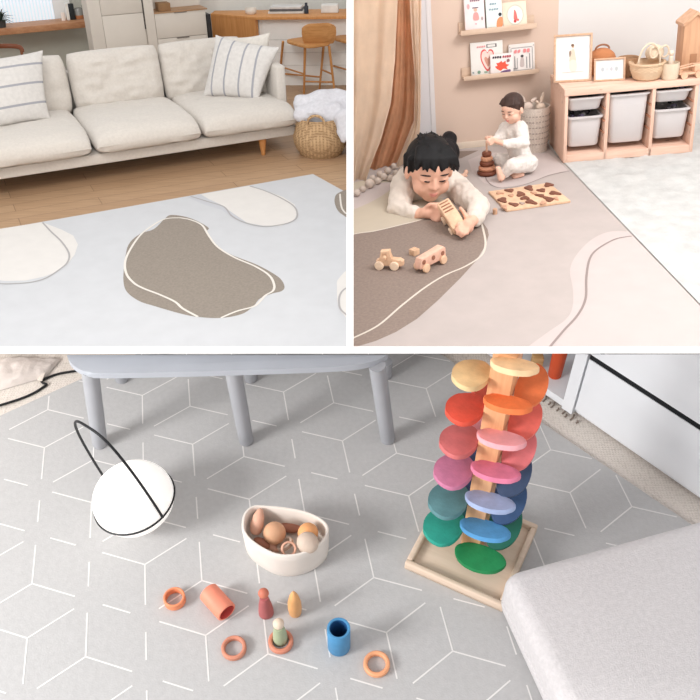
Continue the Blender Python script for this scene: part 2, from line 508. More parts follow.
quad_pillow('throw_pillow', 'white cushion with near vertical grey stripes at the right end of the sofa', q, .24, lambda w_, h_: stripes('linen_stripe_up', off, grs, 0, [-.34 * w_, -.12 * w_, .12 * w_, .33 * w_], .010), G, seed=2)
q = lean_quad((226, 97), (270, 97), (272, 35), (228, 40), .47, .35); q = [p + n * .14 + d * .03 for p in q]
quad_pillow('throw_pillow', 'plain off white cushion half hidden behind the striped one at the sofa arm', q, .16, lambda w_, h_: plain('linen_plain', (214, 208, 200), .9, .03, 30, 160, .3), G, seed=5)
q = lean_quad((-42, 138), (50, 118.5), (42.5, 50.5), (-46, 62), .47, .42)
quad_pillow('throw_pillow', 'white cushion with horizontal grey stripes at the left edge of the sofa', q, .22, lambda w_, h_: stripes('linen_stripe_across', off, grs, 1, [-.24 * h_, .03 * h_, .29 * h_], .010), G, seed=7)

# ------------------------------------------------------------------ basket with a throw
jute = weave('seagrass', (196, 164, 126), (128, 98, 68), 9, 22, 1.0)
bc = R.at(321, 152); bc.z = 0; t = thing('basket', 'round woven seagrass belly basket with handles beside the sofa', 'basket', (bc.x, bc.y, -.012))
rows = []
for k in range(26):
    z = k / 25; r = .185 + .085 * sin(min(1, z * 1.55 + .1) * pi * .62) - .055 * max(0, z - .55) * 2
    rows.append((r, -.012 + z * .37))
def wv(th, k, r, z): return r * (1 + .022 * (1 if (int(th / (2 * pi) * 44) + k) % 2 else -1) * .5), z
bm = B(); lathe(bm, [(.001, -.01)] + rows + [(rows[-1][0] - .018, .355), (rows[-1][0] - .02, .1)], 88, Matrix.Translation(bc), False, False, wv); part('body', bm, jute, t)
for s in (-1, 1):
    cdir = V3((-.15, -1, 0)).normalized() * s; sd = V3((-cdir.y, cdir.x, 0)); o = bc + cdir * .215 + V3((0, 0, .335))
    bm = B(); tube(bm, [o + sd * (.085 * cos(a)) + V3((0, 0, .085 * sin(a))) for a in [pi * k / 20 for k in range(21)]], .013, 10); part('handle', bm, jute, t)
bm = B(); random.seed(3)
def BK(u, v, dy): return R.ony(u, v, bc.y + dy)
limb(bm, BK(310, 114, -.02), BK(345, 118, .0), .13, .16); limb(bm, BK(306, 106, .08), BK(330, 104, .12), .12, .14)
limb(bm, BK(328, 104, .1), BK(352, 106, .12), .14, .15); limb(bm, BK(338, 112, -.05), BK(343, 122, -.14), .11, .08); limb(bm, BK(342, 120, -.2), BK(343, 138, -.27), .07, .05)
limb(bm, BK(347, 118, -.18), BK(352, 134, -.25), .08, .06); limb(bm, BK(304, 114, -.05), BK(318, 115, -.1), .09, .08)
bm = fuse(bm, .02, 4)
for v in bm.verts:
    p = v.co; v.co = p + v.normal * (.035 * noise.noise(p * 7) + .03 * abs(noise.noise(V3((p.x * 6, p.y * 6, p.z * 16)))))
solo('throw_blanket', bm, plain('throw_white', (208, 207, 212), .95, .03, 40, 90, .6), 'fluffy white throw blanket spilling over the rim of the seagrass basket', 'blanket')

# ------------------------------------------------------------------ wall, window, cabinets
WB = 3.75
bm = bx((-3.5, WB, -.06), (2.6, WB + .1, 1.6)); box(bm, (2.6, WB, -.06), (7.5, WB + .1, 1.6), SM, 0, 2, 1); struct('wall_back', bm, [plain('wall_sage', (184, 184, 174), .85, .01), plain('wall_kitchen', (226, 224, 218), .8, .01)])
win = bx((-.9, WB - .05, .88), (1.33, WB - .01, 1.45)); struct('window_1', win, plain('window_frame', (232, 232, 230), .5, .0))
def blind(name):
    m, nn, ll, b = nt(name); v = coords(nn, ll, (1, 1, 1), (0, 0, -ANG)); t_ = nn.new('ShaderNodeTexWave'); t_.inputs['Scale'].default_value = 9; t_.inputs['Distortion'].default_value = .6
    ll.new(v, t_.inputs['Vector']); c = ramp(nn, ll, t_.outputs['Fac'], [(.2, lin((206, 220, 232))), (.8, lin((228, 238, 246)))])
    ll.new(c, b.inputs['Base Color']); ll.new(c, b.inputs['Emission Color']); b.inputs['Emission Strength'].default_value = .35; return m  # weak emission stands in for daylight coming through the blind
t = thing('window_blind', 'pale blue translucent blind in the bright window at top left', 'blind', SU(.2, WB - .06, .9), ANG)
part('panel', bx((-.85, WB - .075, .9), (1.12, WB - .06, 1.44)), blind('blind_cloth'), t)
part('bottom_rail', bx((-.3, WB - .085, .885), (1.0, WB - .055, .905)), plain('rail_grey', (120, 126, 134), .5), t)
# timber shelf
z1 = BP(50, 24.5, 3.25).z; z0 = BP(50, 31, 3.25).z
shelf = wood('shelf_oak', (182, 134, 98), (158, 108, 74), 4, 0, rz=0)
solo('wall_shelf', bx((-1.6, 3.25, z0), ((BP(91, 30, 3.25) - l0).dot(d), WB - .09, z1), .006), shelf, 'thick timber shelf below the window at top left', 'shelf')
def onshelf(u0, u1, v0, b=3.45, dep=.06):
    a0 = (BP(u0, 20, b) - l0).dot(d); a1 = (BP(u1, 20, b) - l0).dot(d); zt = BP(u0, v0, b).z
    return (a0, b, z1), (a1, b + dep, zt)
lo, hi = onshelf(62, 66.5, 13); bm = B(); cc = SM @ V3(((lo[0] + hi[0]) / 2, 3.48, z1)); r = (hi[0] - lo[0]) / 2
lathe(bm, [(.001, 0), (r, 0), (r, (hi[2] - z1) * .7), (r * .8, (hi[2] - z1)), (.001, hi[2] - z1)], 24, Matrix.Translation(cc)); solo('candle', bm, plain('candle_cream', (232, 218, 208), .6), 'cream candle standing on the timber shelf left of the books', 'candle')
G = 'books on the timber shelf'
for u0, u1, v0, c, l in ((67.5, 70.5, 3, (232, 232, 230), 'white book standing on the timber shelf right of the candle'), (71, 76, 4, (34, 38, 40), 'black book standing on the timber shelf left of the glass jar')):
    lo, hi = onshelf(u0, u1, v0); t = thing('book', l, 'book', SM @ V3(lo), ANG, G); cvr = plain('cover_%d' % c[0], c, .6)
    part('cover', bx(lo, hi, .004), cvr, t); part('pages', bx((lo[0] + .006, lo[1] - .001, lo[2] + .006), (hi[0] - .006, lo[1] + .002, hi[2] - .008)), plain('page_white', (226, 222, 214), .8), t) if c[0] > 100 else None
lo, hi = onshelf(76.5, 84.5, 8.5); cc = SM @ V3(((lo[0] + hi[0]) / 2, 3.48, z1)); r = (hi[0] - lo[0]) / 2; h = hi[2] - z1
t = thing('glass_jar', 'grey glass jar with amber contents on the timber shelf', 'jar', cc)
bm = B(); lathe(bm, [(.001, 0), (r, 0), (r, h * .9), (r * .92, h)], 28, Matrix.Translation(cc), True, False); part('glass', bm, plain('jar_glass', (142, 142, 138), .15, .02, spec=.6), t)
bm = B(); lathe(bm, [(.001, .004), (r + .002, .004), (r + .002, h * .36), (.001, h * .36)], 28, Matrix.Translation(cc)); part('contents', bm, plain('jar_amber', (164, 104, 66), .5), t, 'amber lower half of the jar')
lo, hi = onshelf(85.5, 89, 6); t = thing('plant_pot', 'dark leafy sprig in a small pot at the right end of the timber shelf', 'plant', SM @ V3(lo), ANG)
cc = SM @ V3(((lo[0] + hi[0]) / 2, 3.48, z1)); bm = B(); lathe(bm, [(.001, 0), (.016, 0), (.02, .05), (.001, .045)], 16, Matrix.Translation(cc)); part('pot', bm, plain('pot_dark', (52, 52, 50), .6), t)
leafg = plain('leaf_dark', (44, 54, 44), .6, .2, 30)
bm = B()
for k in range(9):
    a = k * 2.4; p = cc + V3((0, 0, .04)); q = p + V3((.045 * cos(a), .045 * sin(a), .07 + .012 * k)); tube(bm, [p, (p + q) / 2 + V3((0, 0, .02)), q], [.006, .013, .001], 6, flat=.3)
part('foliage', bm, leafg, t)
pc = SU((BP(5, 30, 3.36) - l0).dot(d) - .03, 3.36, z1); t = thing('potted_plant', 'dark spiky plant at the left end of the timber shelf', 'plant', pc)
bm = B(); lathe(bm, [(.001, 0), (.05, 0), (.06, .08), (.055, .08), (.001, .07)], 20, Matrix.Translation(pc)); part('pot', bm, plain('pot_dark2', (60, 58, 56), .6), t)
bm = B(); random.seed(5)
for k in range(26):
    a = random.uniform(0, 2 * pi); e = random.uniform(-.25, 1.1); L = random.uniform(.12, .2); p = pc + V3((0, 0, .07)); q = p + V3((cos(a) * cos(e), sin(a) * cos(e), sin(e))) * L
    tube(bm, [p, p.lerp(q, .5) + V3((0, 0, .02)), q - V3((0, 0, .015))], [.004, .011, .001], 6, flat=.3)
part('foliage', bm, leafg, t)
# brown chair behind the sofa at the left edge
cb = 2.5; t = thing('chair', 'brown leather chair back peeking over the sofa at far left', 'chair', SU(.2, cb, -.012), ANG)
P = [BP(u, v, cb + .12 * (1 - ((u - 8) / 15) ** 2)) for u, v in ((-12, 48), (-6, 46.5), (2, 46), (12, 46), (19, 47), (22, 49.5), (22.5, 52))]
bm = B(); tube(bm, smooth_loop(P, 5, False), .026, 10, flat=.5, up=(d.x, d.y, 0)); part('top_rail', bm, plain('leather_brown', (120, 70, 48), .5, .06), t)
zr = P[3].z; lb = wood('chair_wood', (132, 84, 58), (104, 62, 42), 8, 2)
for u in (-10, 21):
    p = BP(u, 49, cb); bm = B(); tube(bm, [p, V3((p.x, p.y, -.012))], .016, 10); part('leg', bm, lb, t)
    p = p + n * .4; bm = B(); tube(bm, [V3((p.x, p.y, .42)), V3((p.x, p.y, -.012))], .016, 10); part('leg', bm, lb, t)
pa = (BP(-10, 49, cb) - l0).dot(d); pb = (BP(21, 49, cb) - l0).dot(d)
part('seat', bx((pa, cb, .4), (pb, cb + .42, .45), .015), plain('leather_brown', (120, 70, 48)), t)

# built-in cabinets
cab = plain('cabinet_cream', (208, 200, 190), .6, .015, 3, spec=.25); CF = 2.62
def acol(u, b=CF, v=30): return (BP(u, v, b) - l0).dot(d)
def zrow(u, v, b=CF): return BP(u, v, b).z
a0, a1, a2, a3 = acol(91), acol(145.5), acol(153), acol(207.5)
t = thing('cabinet', 'tall cream built-in cabinet with plain door behind the sofa', 'cabinet', SU(a0, CF, -.012), ANG)
part('carcass', bx((a0, CF + .02, -.012), (a1 + .012, CF + .36, 1.6)), cab, t)
ad = acol(104)
part('side_trim', bx((a0, CF, -.012), (ad - .004, CF + .02, 1.6)), cab, t)
zs = zrow(120, 14.5)
dd_ = part('door', bx((ad, CF, .05), (a1 - .004, CF + .02, zs - .003), .002), cab, t); part('door', bx((ad, CF, zs + .003), (a1 - .004, CF + .02, 1.58), .002), cab, t)
part('handle', bx((a1 - .002, CF - .004, zrow(145, 29)), (a1 + .012, CF + .018, 1.5)), plain('recess_dark', (86, 80, 76), .6), dd_, 'dark recessed grip beside the door')
t = thing('drawer_cabinet', 'wide cream cabinet with stacked drawers behind the sofa', 'cabinet', SU(a2, CF, -.012), ANG)
zt = zrow(180, 11.5); zm = zrow(180, 37)
part('carcass', bx((a1 + .014, CF + .02, -.012), (a3, WB - .08, zt + .0)), cab, t)
part('side_trim', bx((a1 + .014, CF, -.012), (acol(156), CF + .02, 1.6)), cab, t)
for zz0, zz1 in ((.05, zm - .36), (zm - .354, zm - .003), (zm + .003, zt - .004)):
    dr_ = part('drawer', bx((acol(156.5), CF, zz0), (a3 - .004, CF + .02, zz1), .002), cab, t)
    if zz1 > .6: part('handle', bx((acol(176), CF - .012, zz1 - .008), (acol(188.5), CF + .004, zz1 + .002)), plain('handle_grey', (120, 112, 106), .4), dr_, 'grey finger pull')
part('niche_base', bx((acol(156), CF - .01, zt - .002), (a3 + .02, WB - .1, zt + .012)), wood('niche_wood', (170, 134, 100), (140, 104, 74), 6, 0), t, 'wooden edge of the open niche')
part('upper_panel', bx((acol(156), CF + .3, zt + .012), (a3 + .02, CF + .32, 1.6)), cab, t)
solo('box', bx((acol(162), CF + .03, zt + .012), (acol(174), CF + .2, zt + .1), .004), plain('box_brown', (138, 104, 72), .7), 'small brown box in the open niche above the drawers', 'box')
solo('gap_shade_box', bx((a3 + .005, CF - .02, .1), (acol(211.5), CF + .3, zrow(209, 14)), .004), plain('gap_shade_black', (36, 34, 34), .35), 'narrow black appliance painted in for the gap beside the timber island end', 'shading')  # black box put in as the shade of the narrow gap here

# ------------------------------------------------------------------ island, things on it, stools
isl = wood('island_oak', (206, 148, 92), (188, 128, 74), 5, 2); ZT = .86
C0 = R.at(255, 17, ZT); C1 = R.at(352, 16, ZT); CL = R.at(210.5, 13.6, ZT)
fd = (C1 - C0).normalized(); fb = V3((-fd.y, fd.x, 0))
CL2 = CL + fb * .25; C2 = C1 + fb * .6
t = thing('kitchen_island', 'oak topped kitchen island with white front and oak end panel', 'island', (C0.x, C0.y, -.012), math.atan2(fd.y, fd.x))
def P2(*a): return [(p.x, p.y) for p in a]
bm = B(); prism(bm, P2(C0, C1, C2, CL2, CL), ZT - .035, ZT, bev=.003); part('worktop', bm, isl, t)
e = (CL - C0).normalized(); eb_ = V3((e.y, -e.x, 0)); eb_ = eb_ if eb_.dot(fb) > 0 else -eb_
bm = B(); prism(bm, P2(C0, C0 + eb_ * .05 + fb * .01, CL + eb_ * .05, CL), -.012, ZT - .035); part('end_panel', bm, isl, t)
F0 = C0 + fb * .14 + fd * .06; F1 = C1 + fb * .14
bm = B(); prism(bm, P2(F0, F1, C2, CL2, CL + eb_ * .06, C0 + eb_ * .06 + fb * .05), -.012, ZT - .036); part('front_panel', bm, plain('island_white', (240, 239, 236), .5, .01), t)
for k in range(1, 4):
    z = .08 + k * .16; bm = B(); prism(bm, P2(F0 - fb * .006, F1 - fb * .006, F1 + fb * .002, F0 + fb * .002), z, z + .006); part('batten', bm, plain('batten_grey', (212, 210, 206), .6), t)
def onisl(u, v, r, prof, m, name, label, cat, n_=28):
    p = R.at(u, v, ZT); bm = B(); lathe(bm, [(max(a * r, .0008), b * r) for a, b in prof], n_, Matrix.Translation(p)); return solo(name, bm, m, label, cat)
onisl(251, 14, .075, [(0, 0), (.7, 0), (.95, .3), (1, .75), (.9, 1.0), (.84, 1), (.8, .3), (0, .2)], plain('bowl_white', (226, 218, 208), .5), 'bowl', 'white round bowl at the left end of the oak island top', 'bowl')
t0 = R.at(287, 12.5, ZT); M0 = frame(t0, fd)
G = 'books stacked on the island'
for k, (w_, c, l) in enumerate(((.46, (214, 210, 204), 'pale book lying lowest in the stack on the island'), (.42, (96, 96, 98), 'dark grey book in the middle of the island stack'), (.40, (206, 204, 202), 'pale book lying on top of the island stack'))):
    bm = B(); box(bm, (-w_ / 2, -.1, k * .028), (w_ / 2, .12, k * .028 + .026), M0, .003); solo('book', bm, plain('stack_%d' % k, c, .6), l, 'book', group=G)
onisl(306.5, 13.5, .028, [(0, 0), (1, 0), (1, 3), (.6, 3.6), (.6, 4.6), (0, 4.6)], plain('bottle_dark', (44, 48, 58), .3), 'bottle', 'dark bottle on the island right of the book stack', 'bottle', 18)
p = R.at(330, 12.5, ZT); bm = B(); box(bm, (-.11, -.06, 0), (.11, .08, .1), frame(p, fd), .012, 3); solo('bread_box', bm, plain('box_white', (222, 220, 216), .5), 'white box on the island above the bar stool', 'box')

st_wood = wood('stool_oak', (200, 144, 88), (176, 118, 66), 8, 2); shell = wood('stool_shell', (204, 150, 94), (184, 128, 76), 5, 0)
F = [R.at(u, v, -.012) for u, v in ((304, 93.5), (335, 94.5))]; zS = .60
qa, qb = R.at(302.5, 45.5, zS), R.at(337, 44, zS); xd = (qb - qa).normalized(); back = V3((-xd.y, xd.x, 0)); wS = (qb - qa).length / 2
F = [R.at(u, v, -.012) for u, v in ((304, 93.5), (335, 94.5), (319.5, 89.5), (279, 84))]
T = [R.at(u, v, zS - .03) for u, v in ((305, 46.5), (329, 46), (324, 41), (283, 41.5))]
dv = R.at(279, 38.5, zS) - R.at(303, 45, zS); dn_ = dv.normalized(); dx_ = V3((dn_.y, -dn_.x, 0))
t = thing('bar_stool', 'light oak bar stool with moulded back at the island', 'stool', V3((sum(p.x for p in F) / 4, sum(p.y for p in F) / 4, -.012)))
for k in range(4):
    bm = B(); tube(bm, [F[k], T[k]], [.013, .017], 10); part('leg', bm, st_wood, t)
for i, j, k in ((0, 1, .26), (1, 2, .42), (2, 3, .26), (3, 0, .42)):
    bm = B(); tube(bm, [F[i].lerp(T[i], k), F[j].lerp(T[j], k)], .011, 8); part('footrest', bm, st_wood, t)
cs = (qa + qb) / 2 + back * .19; SMt = frame(V3((cs.x, cs.y, zS)), xd)
bm = B(); cs2 = (qa + qb) / 2 + dv * .46; cushion(bm, wS * 1.9, dv.length * 1.02, .05, frame(V3((cs2.x, cs2.y, zS - .008)), dx_), 5, .4, .01, .2, 20, 18); part('seat', bm, shell, t)
bm = B(); Rg = []; NXs = 16
for k, (z, yy, wk) in enumerate(((-.01, -.13, .86), (.05, -.165, 1.0), (.12, -.185, 1.04), (.19, -.2, 1.02), (.235, -.21, .9), (.25, -.212, .75))):
    row = []
    for i in range(NXs + 1):
        s = -1 + 2 * i / NXs; x = wS * .96 * wk * s; row.append(SMt @ V3((x, yy + .05 * s * s, z - (.02 * s ** 4 if k > 3 else 0))))
    for i in range(NXs, -1, -1):
        s = -1 + 2 * i / NXs; x = wS * .96 * wk * s; row.append(SMt @ V3((x, yy + .05 * s * s + .016, z - (.02 * s ** 4 if k > 3 else 0))))
    Rg.append(row)
rings(bm, Rg); part('backrest', bm, shell, t)
sh = R.at(349.5, 90, -.012) - F[0]
dup(t, Matrix.Translation(sh) @ t.matrix_basis, 'second light oak bar stool cut off by the partition at right')
# ================================================================== playroom with the two children
R = NUR; CUR[0] = R; V3 = Vector; WY = 5.96
bm = B(); prism(bm, [(-2, 1.5), (6, 1.5), (6, 7), (-2, 7)], -.06, -.012); struct('floor', bm, plain('floor_pale', (206, 200, 194), .7))
bm = B()
for x0, x1, k in ((-2.0, .765, 0), (.765, 1.615, 1), (1.615, 6.0, 2)): box(bm, (x0, WY, -.06), (x1, WY + .08, 2.2), None, 0, 2, k)
struct('wall_back', bm, [plain('wall_white_cool', (214, 210, 210), .8, .01, 2), plain('wall_beige', (214, 190, 173), .85, .015, 2), plain('wall_white', (216, 213, 210), .85, .012, 2)])
bm = B(); box(bm, (.765, WY - .014, -.012), (1.615, WY - .001, .034), None, .003); struct('baseboard_back', bm, plain('baseboard_paint', (222, 204, 186), .5, .01))
bm = B(); box(bm, (.735, WY - .004, -.012), (.766, WY - .001, 2.2)); struct('trim_1', bm, plain('corner_trim', (220, 214, 212), .6, .01))

# ------------------------------------------------------------------ play mat
e0 = R.at(694, 299); e1 = R.at(573, 172.5); de = (e1 - e0).normalized()
x_r = lambda y: e0.x + de.x / de.y * (y - e0.y)
bm = B(); prism(bm, [(-1.2, 2.4), (x_r(2.4), 2.4), (x_r(5.9), 5.9), (-1.2, 5.9)], -.012, 0)
def flat(pts): return [(R.at(*p).x, R.at(*p).y) for p in pts]
def blob(pts, mi, z=.0006, k=5):
    q = smooth_loop([R.at(*p) for p in pts], k); patch(bm, [(p.x, p.y) for p in q], z, mi)
def line(pts, mi, w=.01, z=.0016): strip(bm, smooth_loop([R.at(*p) for p in pts], 6, False), w, z, mi)
patch(bm, flat([(346, 236), (360, 233.2), (375.7, 231), (401, 225), (419, 220.5), (450, 210), (474, 211), (482.4, 222), (487.5, 229), (488.8, 235), (486, 244.6), (476, 261), (460.6, 278), (437.4, 301), (416.9, 319), (396, 332), (375.7, 341), (353, 347.8), (346, 349)]), .0006, 1)
patch(bm, flat([(346, 236), (360, 233.2), (375.7, 231), (401, 225), (419, 220.5), (450, 210), (440, 195), (415, 180), (388, 176), (346, 184)]), .0004, 4)
blob([(340, 193), (353, 190.6), (375.7, 184), (392, 182.5), (391, 189), (375.7, 199.6), (353, 210), (340, 214)], 3, .0009)
line([(346, 236), (360, 233.2), (375.7, 231), (401, 225), (419, 220.5), (440, 213)], 2, .011)
line([(476, 213), (479.9, 218.9), (483.7, 231.7), (485.5, 244.6), (481, 256), (465.7, 266.4), (445, 275.4), (424.6, 288), (401.4, 306), (378.3, 325.6), (353, 338.4), (346, 342)], 2, .011)
rb = [(630.6, 231.7), (610, 231.7), (592, 239.4), (576.6, 254.9), (570, 270), (572.7, 288), (572.7, 306), (566.3, 319), (548.3, 332), (528, 347), (525, 352)]
q = [R.at(*p) for p in rb]; q = smooth_loop(q, 5, False)
edge = [V3((x_r(y) - .003, y, 0)) for y in (2.45, 2.8, 3.2, 3.6, q[0].y)]
patch(bm, [(p.x, p.y) for p in q] + [(p.x, p.y) for p in edge], .0006, 3)
line([(631.8, 236.3), (615, 239.4), (597, 249.7), (589.4, 260), (586.3, 278), (585.6, 298.6), (577.9, 315), (563.7, 330.7), (550, 347), (546, 352)], 5, .011)
patch(bm, flat([(468, 160), (472, 172), (484, 183), (500, 188), (527, 184), (549, 175), (568, 170.5), (560, 163), (548, 153), (515, 152), (485, 153)]), .0006, 3)
line([(485, 172), (486.5, 180), (494, 186.5), (508, 188), (527, 184), (549, 175.5), (570, 171)], 5, .008)
patch(bm, flat([(440, 158), (452, 151.5), (478.5, 150.5), (462, 158), (450, 161)]), .0006, 1)
solo('play_mat', bm, [plain('nmat_base', (180, 169, 164), .75, .015, 8, 180, .15), plain('nmat_taupe', (138, 122, 112), .8, .05, 70, 220, .3), plain('nmat_line', (212, 202, 190), .7, 0), plain('nmat_cream', (194, 181, 177), .7, .01), plain('nmat_beige', (190, 178, 160), .7, .01), plain('nmat_grey', (146, 132, 128), .7, 0)], 'beige and taupe play mat under the two children', 'play mat')
# fluffy rug
bm = B(); NX, NY = 90, 90; G_ = []
random.seed(2)
for i in range(NX + 1):
    row = []
    for j in range(NY + 1):
        y = 2.9 + (5.9 - 2.9) * j / NY; x = x_r(y) + .0015 + (2.0) * (i / NX)
        p = V3((x, y, 0)); z = .004 + (.012 * noise.noise(p * 9) + .010 * noise.noise(p * 30)) * min(1, i / 3)
        row.append(bm.verts.new((x, y, max(-.010, z))))
    G_.append(row)
for i in range(NX):
    for j in range(NY): bm.faces.new((G_[i][j], G_[i + 1][j], G_[i + 1][j + 1], G_[i][j + 1]))
solo('fluffy_rug', bm, plain('rug_plush', (194, 193, 190), .95, .05, 9, 90, .8), 'white fluffy rug in front of the wooden storage unit', 'rug')

# ------------------------------------------------------------------ storage unit with bins
c0 = R.at(563, 163.5); c1 = R.at(694, 152.5); cx = (c1 - c0).normalized(); cy = V3((-cx.y, cx.x, 0)); CM = frame((c0.x, c0.y, .002), cx); CA = math.atan2(cx.y, cx.x)
def CP(a, b, z): return CM @ V3((a, b, z))
def ca(u, v=125): return (R.on(u, v, c0, cy) - c0).dot(cx)
CH = .468; CD = .47; tk = .022
pine = wood('pine', (228, 194, 174), (214, 174, 152), 5, 2, .5, 7); pineh = wood('pine_flat', (230, 196, 176), (218, 178, 156), 5, 0, .5, 6, CA)
t = thing('storage_unit', 'low pine storage unit with sliding white plastic bins', 'storage unit', (c0.x, c0.y, .002), CA)
xs = [0, ca(604.5, 120) + .004, ca(649.5, 120) + .006, ca(690.5, 120) + .01]
def cb(lo, hi, bev=.003): bm = B(); box(bm, lo, hi, CM, bev); return bm
part('top_board', cb((-.004, -.004, CH - .042), (xs[3] + tk + .004, CD, CH)), pineh, t)
part('bottom_board', cb((tk, .0, .0), (xs[3], CD, .05)), pineh, t)
for k, x in enumerate(xs):
    p_ = part('side_panel' if k in (0, 3) else 'divider', cb((x, 0, 0), (x + tk, CD, CH - .042)), pine, t)
    for z in (.17, .245, .32) if k else ():
        part('runner', cb((x - .009, .004, z), (x, CD - .01, z + .011), .002), plain('runner_wood', (176, 124, 98), .5), p_)
part('back_panel', cb((tk, CD - .012, .05), (xs[3], CD - .004, CH - .04), 0), plain('unit_back', (120, 92, 78), .7), t)
binm = plain('bin_plastic', (210, 205, 204), .35, .012, 5, spec=.45)
def make_bin(x0, x1, z0, z1, label):
    m = CP((x0 + x1) / 2, .0, z0); t = thing('storage_bin', label, 'bin', (m.x, m.y, m.z), CA, 'white plastic bins in the storage unit')
    w = x1 - x0; dd = CD - .03; h = z1 - z0
    def rr(k, z, w, dd, off=0):
        out = []; r = .03
        for cxk, cyk, a0 in ((1, 1, 0), (-1, 1, 90), (-1, -1, 180), (1, -1, 270)):
            for i in range(5):
                a = RAD(a0 + i * 22.5); out.append(CP((x0 + x1) / 2 + cxk * (w / 2 * k - r - off) + r * cos(a), .012 + dd / 2 + cyk * (dd / 2 * k - r - off) + r * sin(a), z))
        return out
    bm = B(); rings(bm, [rr(.80, z0 + .004, w, dd), rr(.84, z0 + .002 + .012, w, dd), rr(.93, z1 - .012, w, dd), rr(.93, z1 - .012, w, dd, .003), rr(.84, z0 + .02, w, dd, .004)], True, True, True); part('tub', bm, binm, t)
    bm = B(); rings(bm, [rr(.93, z1 - .013, w, dd, .004), rr(1.0, z1 - .012, w, dd), rr(1.01, z1 - .002, w, dd), rr(.99, z1, w, dd), rr(.93, z1 - .001, w, dd, .006), rr(.93, z1 - .013, w, dd, .004)], True, False, False); part('rim', bm, binm, t); return t
X = [(xs[0] + tk + .001, xs[1] - .004), (xs[1] + tk + .001, xs[2] - .004), (xs[2] + tk + .001, xs[3] - .004)]
make_bin(X[0][0], X[0][1], .315, .405, 'shallow bin at the top left of the storage unit')
make_bin(X[0][0], X[0][1], .082, .285, 'deep bin at the bottom left of the storage unit')
make_bin(X[1][0], X[1][1], .085, .405, 'tall bin alone in the middle column of the storage unit')
make_bin(X[2][0], X[2][1], .322, .405, 'shallow bin at the top right of the storage unit')
make_bin(X[2][0], X[2][1], .09, .285, 'deep bin at the bottom right of the storage unit')
random.seed(8)
for k, (xa, xb, z, l) in enumerate(((X[0][0], X[0][1], .285, 'dark jumble of small toys in the bottom left bin'), (X[2][0], X[2][1], .285, 'dark jumble of small toys in the bottom right bin'), (X[2][0], X[2][1], .405, 'dark jumble of small toys in the top right bin'))):
    bm = B()
    for i in range(16):
        ball(bm, CP(random.uniform(xa + .035, xb - .035), random.uniform(.05, .26), z - .006 + random.uniform(-.008, .012)), (random.uniform(.012, .026), random.uniform(.012, .022), random.uniform(.008, .014)), None, 10, 8, random.choice((0, 0, 1, 2)))
    solo('toy_jumble', bm, [plain('dark_toys', (48, 44, 48), .5), plain('grey_toys', (150, 148, 146), .5), plain('violet_toys', (66, 58, 78), .5)], l, 'toys', kind='stuff')

# ------------------------------------------------------------------ things on the unit
ZT = CH + .002
def TP(u, v): return R.at(u, v, ZT)
def framed(name, label, bl, br, tr, tl, bw, tilt, prints):
    a, b = TP(*bl), TP(*br); x = (b - a).normalized(); bk = V3((-x.y, x.x, 0)); up = V3((0, 0, cos(tilt))) + bk * sin(tilt); nr = x.cross(up)
    w = (b - a).length; h = ((R.on(tl[0], tl[1], a, nr) - a).dot(up) + (R.on(tr[0], tr[1], a, nr) - a).dot(up)) / 2
    M = frame(a, x, -nr if False else x.cross(up)); M = Matrix((x, up, nr)).transposed().to_4x4(); M.translation = a
    t = thing(name, label, 'picture frame', a, math.atan2(x.y, x.x), 'framed prints on the storage unit')
    fm = wood('frame_oak', (206, 170, 142), (188, 150, 120), 10, 1)
    bm = B()
    for lo, hi in (((0, 0, -.012), (w, bw, .008)), ((0, h - bw, -.012), (w, h, .008)), ((0, bw, -.012), (bw, h - bw, .008)), ((w - bw, bw, -.012), (w, h - bw, .008))): box(bm, lo, hi, M, .0015)
    part('frame', bm, fm, t)
    bm = B(); box(bm, (bw, bw, -.010), (w - bw, h - bw, -.004), M); pr = part('print', bm, plain('print_paper', (226, 222, 216), .5, .01), t)
    for kk, (pts, c) in enumerate(prints):
        bm = B(); q = smooth_loop([(p[0] * w, p[1] * h, 0) for p in pts], 4); patch(bm, [(p.x, p.y) for p in q], 0, 0)
        bm.transform(M @ Matrix.Translation((0, 0, -.0034 + .0004 * kk))); part('drawing', bm, plain('ink_%d_%d_%d' % c, c, .7, .02), pr)
    return t
def oval(x, y, rx, ry, k=10): return [(x + rx * cos(2 * pi * i / k), y + ry * sin(2 * pi * i / k)) for i in range(k)]
framed('framed_print', 'large oak framed print of a small standing figure on the pine unit', (553.4, 83), (591.5, 80.8), (589, 33.2), (549.8, 35), .013, .22,
       [([(.42, .42), (.58, .42), (.56, .58), (.53, .68), (.47, .68), (.44, .58)], (214, 196, 176)), ([(.44, .24), (.60, .24), (.58, .44), (.43, .44)], (228, 214, 196)), (oval(.50, .74, .035, .035), (206, 170, 146)), (oval(.49, .765, .04, .03), (120, 92, 74)), ([(.42, .52), (.40, .62), (.44, .66), (.46, .6)], (150, 130, 116)), ([(.26, .2), (.74, .205), (.74, .215), (.26, .21)], (196, 190, 184))])
framed('framed_print', 'small oak framed print of leaf sketches beside the large frame', (593.8, 81.8), (625, 80), (621.5, 57.5), (592, 58.8), .010, .3,
       [(oval(.28, .52, .055, .10), (180, 184, 188)), (oval(.42, .52, .03, .10), (190, 192, 196)), (oval(.56, .52, .045, .09), (182, 182, 188)), (oval(.72, .52, .05, .10), (176, 182, 184))])
cane = weave('cane_pale', (236, 208, 176), (196, 160, 126), 90, 90, .9); cane2 = weave('cane_orange', (206, 138, 94), (160, 98, 62), 90, 90, .9); cane3 = weave('cane_tan', (192, 152, 118), (140, 104, 76), 90, 90, .9); canew = weave('cane_white', (236, 218, 194), (204, 178, 150), 100, 100, .8)
def ribs(nr, amp):
    return lambda th, k, r, z: (r * (1 + amp * sin(nr * th + (k % 2) * pi)), z)
